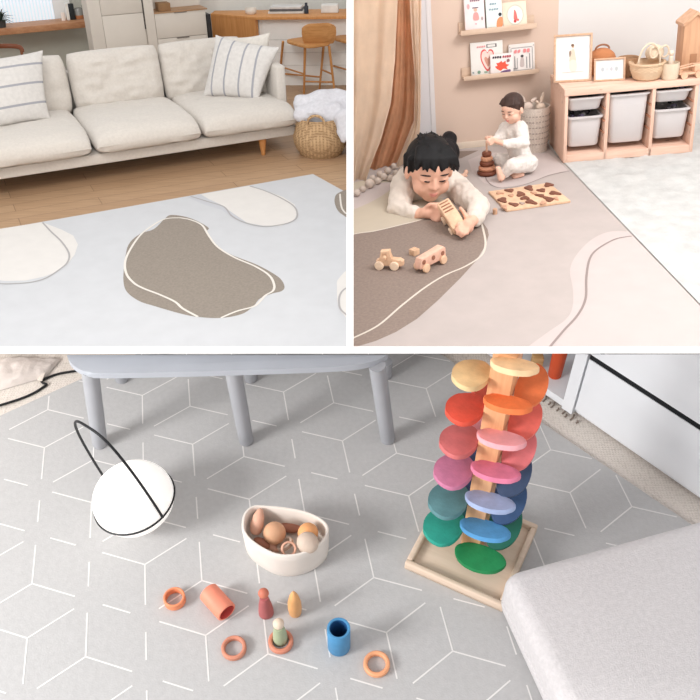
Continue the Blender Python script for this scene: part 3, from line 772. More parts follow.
def basket(name, label, u, v, r, h, mat, prof, cat='basket', parts=(), n_=72, amp=.03, dy=0, grp=None):
    p = TP(u, v) + cy * dy; t = thing(name, label, cat, p, 0, grp); M = Matrix.Translation(p)
    bm = B(); pr = [(a * r, b * h) for a, b in prof]; fine = []
    for (a, b), (c, e) in zip(pr, pr[1:]):
        for k in range(5): fine.append((a + (c - a) * k / 5, b + (e - b) * k / 5))
    fine.append(pr[-1]); lathe(bm, fine, n_, M, True, True, ribs(18, amp)); part('body', bm, mat, t); return t, p, M
mp = R.mpp(TP(640, 80))
# lidded orange basket behind the small frame
t, p, M = basket('lidded_basket', 'orange brown wicker basket with domed lid and handle behind the small frame', 606, 79, .083, .1, cane2, [(.6, 0), (.9, .15), (1, .6), (1, 1), (.9, 1)], dy=.13)
zl = R.ony(606, 57, p.y).z - p.z; ztp = R.ony(606, 47.5, p.y).z - p.z
bm = B(); rr_ = .086; lathe(bm, [(rr_, .1), (rr_ * 1.02, zl * .9)] + [(max(.001, rr_ * 1.0 * cos(a)), zl * .9 + (ztp - zl * .9) * sin(a)) for a in [pi / 2 * k / 8 for k in range(9)]], 60, M, False, True, ribs(18, .03)); part('lid', bm, cane2, t)
bm = B(); tube(bm, [p + V3((.045 * cos(a), 0, ztp - .008 + .028 * sin(a))) for a in [pi * k / 16 for k in range(17)]], .006, 8); part('handle', bm, plain('cane_handle', (150, 100, 70), .6), t)
# tan cylinder basket behind
hC = R.ony(631, 56.5, TP(631, 79.5).y + .1).z - ZT
basket('basket', 'tan round basket half hidden between small frame and handled basket', 632, 79.8, .062, hC, cane3, [(.75, 0), (.85, .1), (.95, .5), (1, 1), (.88, 1), (.8, .2)], dy=.11)
# handled basket
t, p, M = basket('handled_basket', 'pale wicker basket with a tall arched handle on the pine unit', 647.5, 80, .105, .105, cane, [(.62, 0), (.78, .12), (.95, .55), (1.0, .93), (.98, 1), (.9, 1), (.7, .2)], amp=.035, dy=.03)
bm = B(); lathe(bm, [(.105 * .99, .092), (.112, .098), (.112, .108), (.105 * .92, .108)], 60, M, False, False); part('rim', bm, cane, t)
ah = R.ony(650, 43.5, p.y).z - ZT
bm = B(); tube(bm, [p + V3((.068 * cos(a) + .012, 0, .09 + (ah - .09) * sin(a))) for a in [pi * k / 24 for k in range(25)]], .0062, 8); part('handle', bm, canew, t)
# woven ball-like bag inside it
q = p + V3((.06, .05, .145)); t2 = thing('woven_bag', 'cream woven rattan bag with ring handle resting in the handled basket', 'bag', p + V3((.06, .05, .085)))
bm = B(); ball(bm, q, (.058, .045, .05), None, 30, 18); part('body', bm, canew, t2)
for dx in (-.022, .045):
    bm = B(); tube(bm, [q + V3((dx + .026 * cos(a), -.046, .012 + .034 * sin(a))) for a in [2 * pi * k / 24 for k in range(24)]], .006, 8, True); part('ring_handle', bm, canew, t2)
# small basket with a peg
t, p, M = basket('small_basket', 'small pale basket with a wooden peg in it near the toy house', 669.5, 79, .052, .1, canew, [(.85, 0), (.92, .1), (1, .6), (1.0, 1), (.9, 1), (.8, .2)])
bm = B(); limb(bm, p + V3((0, .005, .05)), p + V3((0, .005, .13)), .015, .013); ball(bm, p + V3((0, .005, .155)), .017)
solo('peg_doll', bm, plain('peg_pale', (224, 204, 184), .6), 'pale wooden peg standing up in the small basket', 'toy')
# toy house
h0 = TP(685.5, 77.5) + cy * .1; t = thing('toy_house', 'tall pine toy house with pitched roof at the right end of the unit', 'toy house', h0, CA)
HM2 = frame(h0, cx); zr = (R.on(685, 25, h0, cy) - h0).z; zp = (R.on(695, 14.5, h0, cy) - h0).z; wH = 2 * ((R.on(694, 50, h0, cy) - h0).dot(cx))
bm = B(); prism(bm, [(0, 0), (wH, 0), (wH, zr), (wH / 2, zp), (0, zr)], 0, .13, HM2 @ Matrix.Translation((0, .13, 0)) @ Matrix.Rotation(pi / 2, 4, 'X'), .002); part('body', bm, wood('house_pine', (206, 162, 128), (188, 140, 108), 5, 2), t)
sl = V3((wH / 2, 0, zp - zr)); 
for s in (0, 1):
    bm = B(); x0_, x1_ = (-.012, wH / 2) if s == 0 else (wH + .012, wH / 2); z0_ = zr - .012 * (zp - zr) / (wH / 2)
    rings(bm, [[HM2 @ V3((x0_, y, z0_)), HM2 @ V3((x1_, y, zp)), HM2 @ V3((x1_, y, zp + .018)), HM2 @ V3((x0_, y, z0_ + .018))] for y in (-.012, .14)]); part('roof', bm, wood('roof_pine', (214, 172, 140), (196, 150, 118), 6, 0), t)
bm = B(); box(bm, (wH * .35, -.003, 0), (wH * .65, .004, zr * .4), HM2); part('door', bm, plain('house_door', (168, 122, 90), .6), t)
# wooden toy in front of the house
w_0 = TP(679, 79.2); WMx = frame(w_0, cx); t = thing('wooden_truck', 'pale wooden toy with rails in front of the toy house', 'toy', w_0, CA); tw = plain('toy_beech', (218, 176, 146), .5, .05, 25)
bm = B(); box(bm, (0, 0, .022), (.15, .06, .034), WMx, .004); box(bm, (.09, 0, .034), (.15, .06, .08), WMx, .006); part('body', bm, tw, t)
for x in (.028, .115):
    for y in (-.008, .068):
        bm = B(); lathe(bm, [(.001, -.007), (.02, -.007), (.02, .007), (.001, .007)], 20, WMx @ Matrix.Translation((x, y, .02)) @ Matrix.Rotation(pi / 2, 4, 'X')); part('wheel', bm, tw, t)
bm = B(); tube(bm, [WMx @ V3((.0, .005, .06)), WMx @ V3((.095, .005, .075))], .005, 8); tube(bm, [WMx @ V3((.0, .055, .06)), WMx @ V3((.095, .055, .075))], .005, 8)
for y in (.005, .055): tube(bm, [WMx @ V3((.006, y, .03)), WMx @ V3((.006, y, .062))], .004, 8)
part('rail', bm, tw, t)

# ------------------------------------------------------------------ picture ledges and books
led = wood('ledge_oak', (214, 188, 166), (200, 172, 148), 6, 0)
def ledge(label, u0, u1, vt, vb):
    y = WY - .095; a = R.ony(u0, vt[0], y); b = R.ony(u1, vt[1], y); zt = (a.z + b.z) / 2; zb = (R.ony(u0, vb[0], y).z + R.ony(u1, vb[1], y).z) / 2
    t = thing('picture_ledge', label, 'shelf', (a.x, y, zb), 0, 'picture ledges on the beige wall')
    bm = B(); box(bm, (a.x, y + .012, zb), (b.x, WY, zb + .012), None, .002); part('shelf_board', bm, led, t)
    bm = B(); box(bm, (a.x, y, zb), (b.x, y + .012, zt), None, .002); part('front_lip', bm, led, t)
    bm = B(); box(bm, (a.x, WY - .012, zb + .012), (b.x, WY - .001, zt + .04), None, .002); part('back_board', bm, led, t)
    return zb + .0125, y, (zt, a, b)
zA, yA, _ = ledge('upper oak picture ledge holding three picture books', 460.6, 537.0, (29.5, 24.5), (34.5, 30))
zB, yB, _ = ledge('lower oak picture ledge holding three picture books', 463.6, 539.3, (75.5, 70.2), (80, 74.5))
def picbook(label, u0, u1, v_top, zb, y, lean, cover, art, v_side, grp, th=.014):
    a = R.ony(u0, v_side, y); b = R.ony(u1, v_side, y); x0, x1 = a.x, b.x
    zt = R.ony((u0 + u1) / 2, v_top, y + lean * .6).z; h = (zt - zb) / cos(math.atan2(lean, zt - zb)); an = math.atan2(lean, zt - zb)
    M = Matrix.Translation((x0, y, zb)) @ Matrix.Rotation(-an, 4, 'X'); w = x1 - x0
    t = thing('picture_book', label, 'book', (x0, y, zb), 0, grp)
    bm = B(); box(bm, (0, 0, 0), (w, .003, h), M, .001); box(bm, (0, th - .003, 0), (w, th, h), M, .001); box(bm, (0, .001, 0), (.004, th - .001, h), M, .001); cvo = part('cover', bm, plain('cover_%d_%d_%d' % cover, cover, .45, .02, 12), t)
    bm = B(); box(bm, (.004, .003, .003), (w - .004, th - .003, h - .003), M); part('pages', bm, plain('book_pages', (226, 220, 210), .8), t)
    for kk, (pts, c) in enumerate(art):
        bm = B(); q = smooth_loop([(p[0] * w, p[1] * h, 0) for p in pts], 4); patch(bm, [(p.x, p.y) for p in q], 0, 0)
        bm.transform(M @ Matrix.Translation((0, -.0006 - .0004 * kk, 0)) @ Matrix.Rotation(pi / 2, 4, 'X')); part('drawing', bm, plain('ink_%d_%d_%d' % c, c, .7, .02), cvo)
    return t
def bar(x0, x1, y, h=.03):
    e = .01; return [(x0 + e, y), (x1 - e, y), (x1, y + e), (x1, y + h - e), (x1 - e, y + h), (x0 + e, y + h), (x0, y + h - e), (x0, y + e)]
def letters(x0, x1, y, h, nn, c, seed):
    random.seed(seed); out = []
    for k in range(nn):
        xa = x0 + (x1 - x0) * k / nn; xb = xa + (x1 - x0) / nn * .7
        out.append((([(xa, y), (xb, y + h * random.uniform(0, .3)), (xb, y + h), (xa, y + h * random.uniform(.7, 1))]), c))
    return out
heart = [(.52, .12), (.36, .34), (.30, .56), (.34, .74), (.45, .78), (.52, .68), (.58, .76), (.68, .74), (.72, .6), (.68, .4)]
heart2 = [(.53, .26), (.44, .42), (.42, .52), (.47, .56), (.53, .5), (.58, .55), (.63, .5), (.6, .38)]
crab = [(.28, .3), (.2, .42), (.3, .45), (.26, .58), (.42, .56), (.46, .68), (.54, .58), (.66, .64), (.68, .5), (.82, .44), (.7, .36), (.74, .24), (.56, .28), (.44, .2)]
GU, GL = 'picture books on the upper ledge', 'picture books on the lower ledge'
fl = lambda x, y, r, c: (oval(x, y, r, r, 7), c)
picbook('pink tinted picture book with a small figure, left on the upper ledge', 465.6, 485.5, -6, zA, yA + .02, .055, (228, 214, 212), [([(.42, .32), (.7, .32), (.66, .5), (.46, .5)], (222, 150, 146)), (oval(.55, .58, .09, .05), (214, 170, 150)), (bar(.4, .7, .62, .03), (110, 100, 110)), fl(.2, .68, .07, (230, 160, 160)), fl(.86, .34, .05, (170, 150, 150)), (bar(.5, .58, .2, .03), (222, 150, 160))] + letters(.3, .8, .8, .06, 5, (150, 120, 130), 1), 28, GU)
picbook('pale mint picture book, middle of the upper ledge', 487, 503, -6, zA, yA + .02, .055, (214, 222, 216), [([(.62, .08), (.98, .1), (.98, .34), (.7, .3)], (222, 140, 96)), (oval(.86, .42, .1, .05), (60, 58, 66)), (bar(.1, .5, .05, .04), (196, 176, 160))] + letters(.2, .8, .55, .05, 4, (140, 160, 170), 2) + letters(.25, .7, .7, .05, 3, (140, 160, 170), 3), 27, GU)
picbook('cream picture book with a round wreath picture, right on the upper ledge', 503.5, 527.5, 2, zA, yA + .02, .055, (222, 206, 184), [(oval(.52, .5, .36, .40, 16), (196, 192, 176)), (oval(.52, .5, .31, .34, 16), (232, 224, 214)), ([(.46, .32), (.6, .3), (.58, .56), (.5, .7), (.46, .5)], (206, 110, 104)), fl(.5, .26, .06, (190, 70, 70)), fl(.62, .3, .05, (206, 110, 104))], 26, GU)
picbook('large white picture book with a red heart on the lower ledge', 471.5, 503.5, 41.8, zB, yB + .045, .03, (226, 222, 216), [(heart, (214, 92, 88)), ([(x * .84 + .085, y * .84 + .08) for x, y in heart], (236, 206, 196)), (heart2, (206, 150, 132)), (bar(.5, .8, .82, .10), (96, 92, 92)), (bar(.53, .77, .835, .07), (226, 222, 216)), fl(.24, .12, .05, (120, 150, 130)), fl(.06, .12, .03, (150, 160, 160)), (bar(.4, .5, .08, .05), (150, 170, 150))] + letters(.2, .48, .84, .05, 4, (222, 160, 160), 4), 75, GL)
picbook('small white picture book with a red crab in front on the lower ledge', 490.8, 513.5, 53.8, zB, yB + .018, .015, (230, 222, 218), [(crab, (226, 88, 66)), ([(.42, .12), (.82, .08), (.86, .22), (.6, .2)], (110, 84, 120)), ([(.72, .58), (.84, .6), (.82, .72), (.72, .7)], (150, 100, 100))] + letters(.1, .5, .8, .1, 4, (70, 64, 72), 5) + letters(.54, .92, .8, .1, 4, (170, 80, 90), 6), 74, GL)
picbook('grey bordered picture book with a small person, right on the lower ledge', 509.5, 535, 43.8, zB, yB + .045, .03, (222, 214, 208), [(bar(.07, .93, .04, .84), (170, 166, 164)), (bar(.11, .89, .08, .76), (226, 220, 216)), ([(.42, .2), (.58, .2), (.56, .5), (.46, .5)], (190, 176, 172)), (oval(.51, .56, .06, .05), (70, 64, 66)), (bar(.2, .24, .12, .45), (140, 138, 136)), (bar(.78, .82, .12, .5), (140, 138, 136)), (bar(.16, .3, .1, .06), (150, 148, 146)), (bar(.66, .7, .12, .4), (150, 148, 146)), (bar(.30, .33, .12, .38), (160, 158, 156))] + letters(.2, .48, .68, .12, 2, (222, 140, 140), 7) + letters(.56, .84, .68, .12, 2, (222, 140, 140), 8), 73, GL)

# ------------------------------------------------------------------ canopy drapes and felt balls
lnn = plain('drape_cream', (236, 212, 188), .9, .03, 8, 160, .25, sheen=.2); tanl = plain('drape_tan', (214, 164, 128), .9, .05, 8, 160, .25)
def interp(tab, v):
    for (a, x), (b, y) in zip(tab, tab[1:]):
        if v <= b: return x + (y - x) * (v - a) / (b - a)
    return tab[-1][1]
def drape(left, right, v0, v1, y0, folds, amp, seed, ybend=0):
    bm = B(); NU, NV = 64, 44; Gd = []
    for j in range(NV + 1):
        v = v0 + (v1(0) - v0) * j / NV; row = []
        for i in range(NU + 1):
            s = i / NU; vv = v0 + (v1(s) - v0) * j / NV
            u = interp(left, vv) * (1 - s) + interp(right, vv) * s
            f = amp * (.45 + .55 * j / NV) * (sin(folds * 2 * pi * s + .8 * sin(3 * j / NV + seed)) + .5 * sin(folds * 4.6 * pi * s + seed * 2 + .5 * j / NV)) + ybend * s
            P = R.ony(u, vv, y0 + f)
            if P.z < .002: P.z = .002
            row.append(bm.verts.new(P))
        Gd.append(row)
    for i in range(NV):
        for j in range(NU): bm.faces.new((Gd[i][j], Gd[i][j + 1], Gd[i + 1][j + 1], Gd[i + 1][j]))
    g = bmesh.ops.solidify(bm, geom=bm.faces[:], thickness=.004); return bm
yd = R.at(364, 180).y
t = thing('canopy_curtain', 'cream linen canopy drape with tan inner folds at the left wall', 'curtain', R.at(385, 175))
part('outer_drape', drape([(-14, 340), (200, 340)], [(-14, 398), (6, 397.5), (60, 395), (103, 391), (140, 381), (165, 371), (200, 360)], -14, lambda s: 193 - 13 * s, yd, 1.9, .022, 1), lnn, t)
part('inner_drape', drape([(-14, 392), (60, 388), (103, 384), (150, 370), (200, 362)], [(-14, 416), (60, 418), (120, 419), (150, 410), (175, 398)], -14, lambda s: 180 - 22 * s, yd + .22, 2.3, .022, 4), tanl, t, 'tan inner folds of the drape')
part('edge_drape', drape([(-14, 409), (30, 411), (80, 415), (120, 414), (150, 402), (175, 392)], [(-14, 421.5), (60, 421), (120, 420.5), (140, 419.5), (160, 412)], -14, lambda s: 170 - 14 * s, yd + .17, 1.5, .012, 2), lnn, t)
t = thing('felt_ball_garland', 'string of grey beige felt balls heaped at the foot of the drape', 'garland', R.at(378, 182)); felt = plain('felt', (196, 180, 168), .95, .05, 40, 200, .4)
gb = [(357, 195, 3.6), (363, 191, 3.2), (370, 186.5, 4.6), (378, 183, 3.4), (384, 179, 3.6), (391, 180, 3), (388, 173, 3.4), (380, 176, 3), (396, 175, 3.2), (402, 171, 3.2), (394, 168, 3), (373, 180, 3)]
for u, v, r in gb:
    r_ = r * R.mpp(R.at(u, v)) * 1.05; p = R.at(u, v + r * .4); bm = B(); ball(bm, p + V3((0, 0, r_)), r_, None, 18, 12); part('felt_ball', bm, felt, t)
bm = B(); tube(bm, smooth_loop([R.at(u, v, .014) for u, v, r in gb], 4, False), .0025, 6); part('string', bm, felt, t)

# ------------------------------------------------------------------ floor basket and plush toys
bb = R.at(537, 152.5); bb = bb + V3((0, .07, 0)); rope = weave('rope_white', (224, 212, 200), (186, 170, 158), 60, 110, .7)
hB = R.ony(537, 107, bb.y - .04).z; rB = 14.5 * R.mpp(bb)
t = thing('rope_basket', 'white rope basket with bobbled rows standing behind the baby', 'basket', bb)
bm = B(); fine = [(rB * (.84 + .16 * k / 30), hB * k / 30) for k in range(31)]
lathe(bm, fine + [(rB * .95, hB), (rB * .9, hB * .8), (rB * .8, .02)], 64, Matrix.Translation(bb), True, True, lambda th, k, r, z: (r * (1 + .010 * cos(k * pi)), z)); bd = part('body', bm, rope, t)
for kz in range(6):
    z = hB * (.2 + .125 * kz)
    for k in range(14):
        a = pi * (1.02 + .96 * k / 13); rr = rB * (.84 + .16 * z / hB); c = bb + V3((rr * cos(a), rr * sin(a), z)); bm = B(); ball(bm, c, (.0085, .006, .0045), Matrix.Rotation(a + pi / 2, 3, 'Z'), 8, 6); part('bobble', bm, plain('bobble_grey', (176, 162, 152), .9), bd)
plu = plain('plush', (214, 194, 176), .95, .05, 30, 120, .4); plg = plain('plush_grey', (196, 178, 166), .95, .05, 30, 120, .4)
def bunny(label, u, v, hr, ears, m):
    c = R.ony(u, v, bb.y - .01); t = thing('plush_bunny', label, 'plush toy', V3((c.x, c.y, hB * .5)), 0, 'plush toys in the rope basket')
    bm = B(); ball(bm, V3((c.x, c.y, c.z - hr * 1.6)), (hr * 1.1, hr * .9, hr * 1.2)); ball(bm, c, (hr, hr * .9, hr * .92)); part('body', fuse(bm, .008, 3), m, t)
    for (u1, v1), (u2, v2) in ears:
        a = R.ony(u1, v1, c.y); b = R.ony(u2, v2, c.y); bm = B(); tube(bm, [a, a.lerp(b, .5) + V3((0, .004, 0)), b], [hr * .28, hr * .42, hr * .2], 10, flat=.9); part('ear', bm, m, t)
bunny('beige plush bunny with drooping ears in the rope basket', 527.5, 107, .038, (((524.5, 102), (520.5, 95)), ((531, 102), (536.5, 98))), plg)
bunny('cream plush bunny with one upright ear at the right of the rope basket', 540.5, 107, .034, (((541, 102), (543.5, 92.5)), ((538, 103), (536, 101))), plu)

# ------------------------------------------------------------------ wooden toys on the mat
beech = plain('beech', (222, 184, 152), .55, .06, 30); beech2 = plain('beech_dark', (202, 160, 130), .55, .06, 30)
# stacking rings
sp_ = R.at(487, 174.5); msp = R.mpp(sp_); t = thing('stacking_tower', 'stacking ring toy of brown and tan discs in front of the baby', 'toy', sp_)
zz = 0; cols = [(112, 62, 44), (198, 138, 108), (120, 68, 48), (206, 150, 118), (124, 72, 52)]
Htot = R.rise(sp_, 151.5)
for k, c in enumerate(cols):
    r = (9.8 - 1.25 * k) * msp; h = Htot / 5
    bm = B(); lathe(bm, [(.001, zz), (r * .82, zz), (r * .97, zz + h * .25), (r, zz + h * .5), (r * .97, zz + h * .75), (r * .82, zz + h), (.001, zz + h)], 36, Matrix.Translation(sp_)); part('disc', bm, plain('disc_%d' % c[0], c, .5, .05, 20), t); zz += h
bm = B(); limb(bm, sp_ + V3((0, 0, zz - .01)), sp_ + V3((0, 0, R.rise(sp_, 141))), .0065, .0065); part('peg', bm, plain('disc_peg', (226, 180, 152), .5), t)
# puzzle board and pieces
q = [R.at(498.5, 213), R.at(566, 203.5), R.at(553, 184.5), R.at(496, 193)]
bx_ = ((q[1] - q[0]) + (q[2] - q[3])) / 2; by_ = ((q[3] - q[0]) + (q[2] - q[1])) / 2; cq = sum(q, V3()) / 4; wq, hq = bx_.length, by_.length
bx_.normalize(); by_ = V3((-bx_.y, bx_.x, 0)); PM = frame(cq - bx_ * wq / 2 - by_ * hq / 2, bx_); TB = .016
bm = B(); prism(bm, [(0, 0), (wq, 0), (wq, hq), (0, hq)], 0, TB, PM, .004)
tb = solo('puzzle_board', bm, beech, 'pale wooden puzzle board with brown shapes beside the baby', 'puzzle')
brown = plain('piece_brown', (120, 74, 58), .55, .08, 30); brl = plain('piece_light', (196, 152, 126), .55, .06, 30)
random.seed(12)
blobs = [(502.5, 200.5, 1.25, 0), (509.5, 191, 1.0, 0), (514, 205, 1.0, 0), (520.5, 194.5, 1.2, 0), (525, 198.5, 1.05, 0), (531, 202.5, 1.25, 0), (529, 188.5, 1.25, 0), (541.5, 190.8, 1.0, 0), (540, 196, .9, 0), (548.5, 199.5, 1.25, 0), (548.5, 185.3, 1.15, 0), (554.5, 193.6, 1.15, 0), (504, 207.5, .9, 1), (511, 196, .7, 1), (522, 204, .6, 2), (534, 193.5, .7, 1), (543, 203.5, .8, 1), (499.5, 193.5, .8, 1), (556, 199, .7, 1)]
PL = ['big brown shape at the left front of the puzzle board', 'brown shape at the back left corner of the puzzle board', 'brown shape on the front edge of the puzzle board left of its middle', 'brown shape left of the middle of the puzzle board, behind its neighbour', 'brown shape in the middle of the puzzle board touching the one behind it', 'brown shape on the front edge of the puzzle board right of its middle', 'brown shape on the back edge in the middle of the puzzle board', 'brown shape right of the middle of the puzzle board, near the back', 'small brown shape right of the middle of the puzzle board, near the front', 'big brown round shape at the right front of the puzzle board', 'brown curved shape at the back right corner of the puzzle board', 'brown shape at the right end of the puzzle board', 'light tan shape at the front left corner of the puzzle board', 'small light tan shape behind the left front brown shape on the puzzle board', 'small grey shape on the front edge of the puzzle board', 'small light tan shape between the two middle brown columns of the puzzle board', 'light tan shape on the front edge of the puzzle board near the right', 'light tan shape at the back left edge of the puzzle board', 'small light tan shape at the front right corner of the puzzle board']
for k, (u, v, s, c) in enumerate(blobs):
    p = R.at(u, v, TB); ra = .020 * s; rot = random.uniform(0, 6); pl = []
    for i in range(14):
        a = 2 * pi * i / 14; r = ra * (1 + .28 * sin(3 * a + k) + .18 * sin(2 * a + 2 * k)); pl.append((r * cos(a) * 1.0, r * sin(a) * 1.5))
    bm = B(); qs = smooth_loop([(x, y, 0) for x, y in pl], 2); prism(bm, [(a.x, a.y) for a in qs], 0, .007, Matrix.Translation(p) @ Matrix.Rotation(rot * .1, 4, 'Z'), .0015)
    solo('puzzle_piece', bm, [brown, brl, plain('piece_grey', (170, 150, 140), .6)][c], PL[k], 'puzzle piece', group='pieces of the wooden puzzle')
p = R.at(495, 214); bm = B(); lathe(bm, [(.001, 0), (.0125, 0), (.0135, .004), (.0135, .026), (.012, .032), (.001, .032)], 20, Matrix.Translation(p) @ Matrix.Rotation(.1, 4, 'X')); solo('wooden_cylinder', bm, beech2, 'short wooden cylinder standing at the left corner of the puzzle board', 'toy')
# little figure behind the boy
p = R.at(459, 181); e = R.at(465, 174, .012); d_ = (e - p).normalized(); s_ = V3((-d_.y, d_.x, 0))
bm = B(); limb(bm, p + V3((0, 0, .014)), e, .013, .012); ball(bm, e + d_ * .018 + V3((0, 0, .006)), .016); limb(bm, p.lerp(e, .55) + s_ * .03 + V3((0, 0, .014)), p.lerp(e, .55) - s_ * .028 + V3((0, 0, .012)), .009, .009)
solo('wooden_figure', fuse(bm, .004, 3), plain('figure_pink', (226, 184, 160), .6, .05, 30), 'small pale wooden figure lying on the mat behind the boy', 'toy')

def wheel(t, c, axis, r, w, m):
    bm = B(); M = Matrix.Translation(c) @ rot_to(axis).to_4x4(); lathe(bm, [(.001, -w / 2), (r * .88, -w / 2), (r, -w * .25), (r, w * .25), (r * .88, w / 2), (r * .3, w / 2 + .001), (.001, w / 2 + .001)], 26, M); part('wheel', bm, m, t)
# tractor
a = R.at(379.5, 270); b = R.at(394.5, 270.5); fx = (b - a).normalized(); fy = V3((-fx.y, fx.x, 0)); m = R.mpp(a); rw = 4.7 * m; W = .05
t = thing('wooden_tractor', 'pale wooden tractor with cab on the taupe blob', 'toy', (a + b) / 2 + fy * W / 2, math.atan2(fx.y, fx.x), 'wooden vehicles on the taupe blob'); TMx = frame(a, fx)
L_ = (b - a).length
prof = [(-.9 * rw, rw * .8), (-.7 * rw, rw * 2.0), (.2 * rw, rw * 2.25), (.4 * rw, rw * 4.1), (2.35 * rw, rw * 4.3), (2.5 * rw, rw * 2.2), (L_ + 1.2 * rw, rw * 2.35), (L_ + 1.9 * rw, rw * 1.9), (L_ + 1.9 * rw, rw * 1.0), (L_ + 1.3 * rw, rw * .75)]
bm = B(); prism(bm, prof, -W + .008, -.008, TMx @ Matrix.Rotation(pi / 2, 4, 'X'), .005, 3); part('body', bm, beech, t)
bm = B(); prism(bm, [(.75 * rw, 2.5 * rw), (1.75 * rw, 2.5 * rw), (1.75 * rw, 3.7 * rw), (.75 * rw, 3.7 * rw)], -.0085, -.007, TMx @ Matrix.Rotation(pi / 2, 4, 'X')); part('window', bm, beech2, t)
bm = B(); c = TMx @ V3((1.25 * rw, .004, 2.5 * rw)); ball(bm, c + V3((0, 0, rw * .35)), rw * .45); limb(bm, c, c + V3((0, 0, .01)), rw * .35, rw * .3); part('driver', bm, beech, t)
for x in (0, L_):
    for y in (.0, W): wheel(t, TMx @ V3((x, y, rw)), -fy, rw, .014, plain('wheel_pale', (232, 206, 180), .5, .04, 30))
# block
p = R.at(414.5, 254.5); bxm = frame(p, (.8, .6, 0)); mb = R.mpp(p); sb = 3.9 * mb
t = thing('wooden_block', 'small grooved wooden cube between the tractor and the bus', 'toy', p, .64)
bm = B(); box(bm, (-sb, -sb, 0), (sb, sb, sb * 1.6), bxm, .003); bo = part('cube', bm, beech, t)
for y in (-.45, .45):
    bm = B(); box(bm, (-sb * .8, (y - .12) * sb, sb * 1.6), (sb * .8, (y + .12) * sb, sb * 1.66), bxm); part('groove', bm, beech2, bo, 'darker groove on top')
# bus
a = R.at(427, 272.5); b = R.at(444, 264); fx = (b - a).normalized(); fy = V3((-fx.y, fx.x, 0)); rw = 4.6 * R.mpp(a); L_ = (b - a).length
t = thing('wooden_bus', 'pale wooden bus with three round windows on the taupe blob', 'toy', (a + b) / 2, math.atan2(fx.y, fx.x), 'wooden vehicles on the taupe blob'); TMx = frame(a, fx)
prof = [(-1.2 * rw, rw * .9), (-1.35 * rw, rw * 2.2), (-.9 * rw, rw * 3.3), (L_ + .6 * rw, rw * 3.9), (L_ + 1.35 * rw, rw * 3.3), (L_ + 1.4 * rw, rw * .9)]
bm = B(); prism(bm, prof, -.055, -.01, TMx @ Matrix.Rotation(pi / 2, 4, 'X'), .007, 3); part('body', bm, plain('bus_wood', (224, 178, 156), .55, .05, 30), t)
for k in range(3):
    x = -.35 * rw + (L_ + .5 * rw) * k / 2; bm = B(); lathe(bm, [(.001, 0), (rw * .52, 0), (rw * .52, .002), (.001, .002)], 20, TMx @ Matrix.Translation((x, .0095, rw * 2.45)) @ Matrix.Rotation(pi / 2, 4, 'X')); part('window', bm, plain('hole_brown', (150, 100, 80), .7), t, 'round dark window hole')
for x in (0, L_):
    for y in (.002, .063): wheel(t, TMx @ V3((x, y, rw)), -fy, rw, .016, plain('wheel_tan', (226, 188, 156), .5, .04, 30))
# ================================================================== toys on the hexagon mat
R = TOY; CUR[0] = R
LOWV = 354.0                     # the shelf board above this room ends its view here
V3 = Vector

def zcap(P, v=LOWV):
    """height at which a floor point meets the underside of the board"""
    return R.rise((P[0], P[1], 0), v)

# floor, rug, mat
bm = B(); box(bm, (-2.2, -.3, -.06), (2.2, 2.2, -.016)); struct('floor', bm, plain('screed', (176, 168, 158), .8))
bm = B(); prism(bm, [(-1.6, .0), (1.6, .0), (1.6, 2.235), (-1.6, 2.235)], -.016, -.007)
rugm = weave('rug_weave', (224, 215, 207), (186, 176, 166), 45, 45, .8)
rug = solo('rug', bm, rugm, 'beige woven rug showing beyond the edges of the grey hexagon mat', 'rug')
bm = B()
for k in range(9):
    p = R.at(537 + k * 4.6 + (k % 3), 398.5 + k * 3.1, -.006); q = p + V3((.006, .008, .001)) * (1 + k % 2)
    tube(bm, [p, (p + q) / 2 + V3((.002, -.002, .003)), q], .0022, 6)
part('fringe', bm, plain('knot', (128, 114, 104), .9), rug, 'dark knotted fringe threads at the rug edge')

L0, L1 = R.at(6, 413), R.at(81, 379); dl = (L1 - L0).normalized()
P0, P1 = R.at(535, 418), R.at(685, 520); dr = (P1 - P0).normalized()
a0 = L0 - dl * .7; a1 = L0 + dl * 1.05; b1 = P1 + dr * .35; b0 = P0 - dr * .45
den = dl.x * dr.y - dl.y * dr.x; tt = ((P0.x - L0.x) * dr.y - (P0.y - L0.y) * dr.x) / den; cm = L0 + dl * tt
matpoly = [(-1.45, .1), (1.35, .1), (b1.x, b1.y), (cm.x, cm.y), (a0.x, a0.y)]
bm = B(); prism(bm, matpoly, -.012, 0, mi=0)
HM = ((67.3190324, 6.37087273, 87.8169511), (-7.17955942, -24.0699661, 600.258820), (.00714502222, .0493494442, 1.0))

def lat(i, j):
    X = (.8660254 * i, -.5 * i - j, 1)
    q = [sum(a * b for a, b in zip(r, X)) for r in HM]
    return R.at(q[0] / q[2], q[1] / q[2]) if q[2] > .3 else None

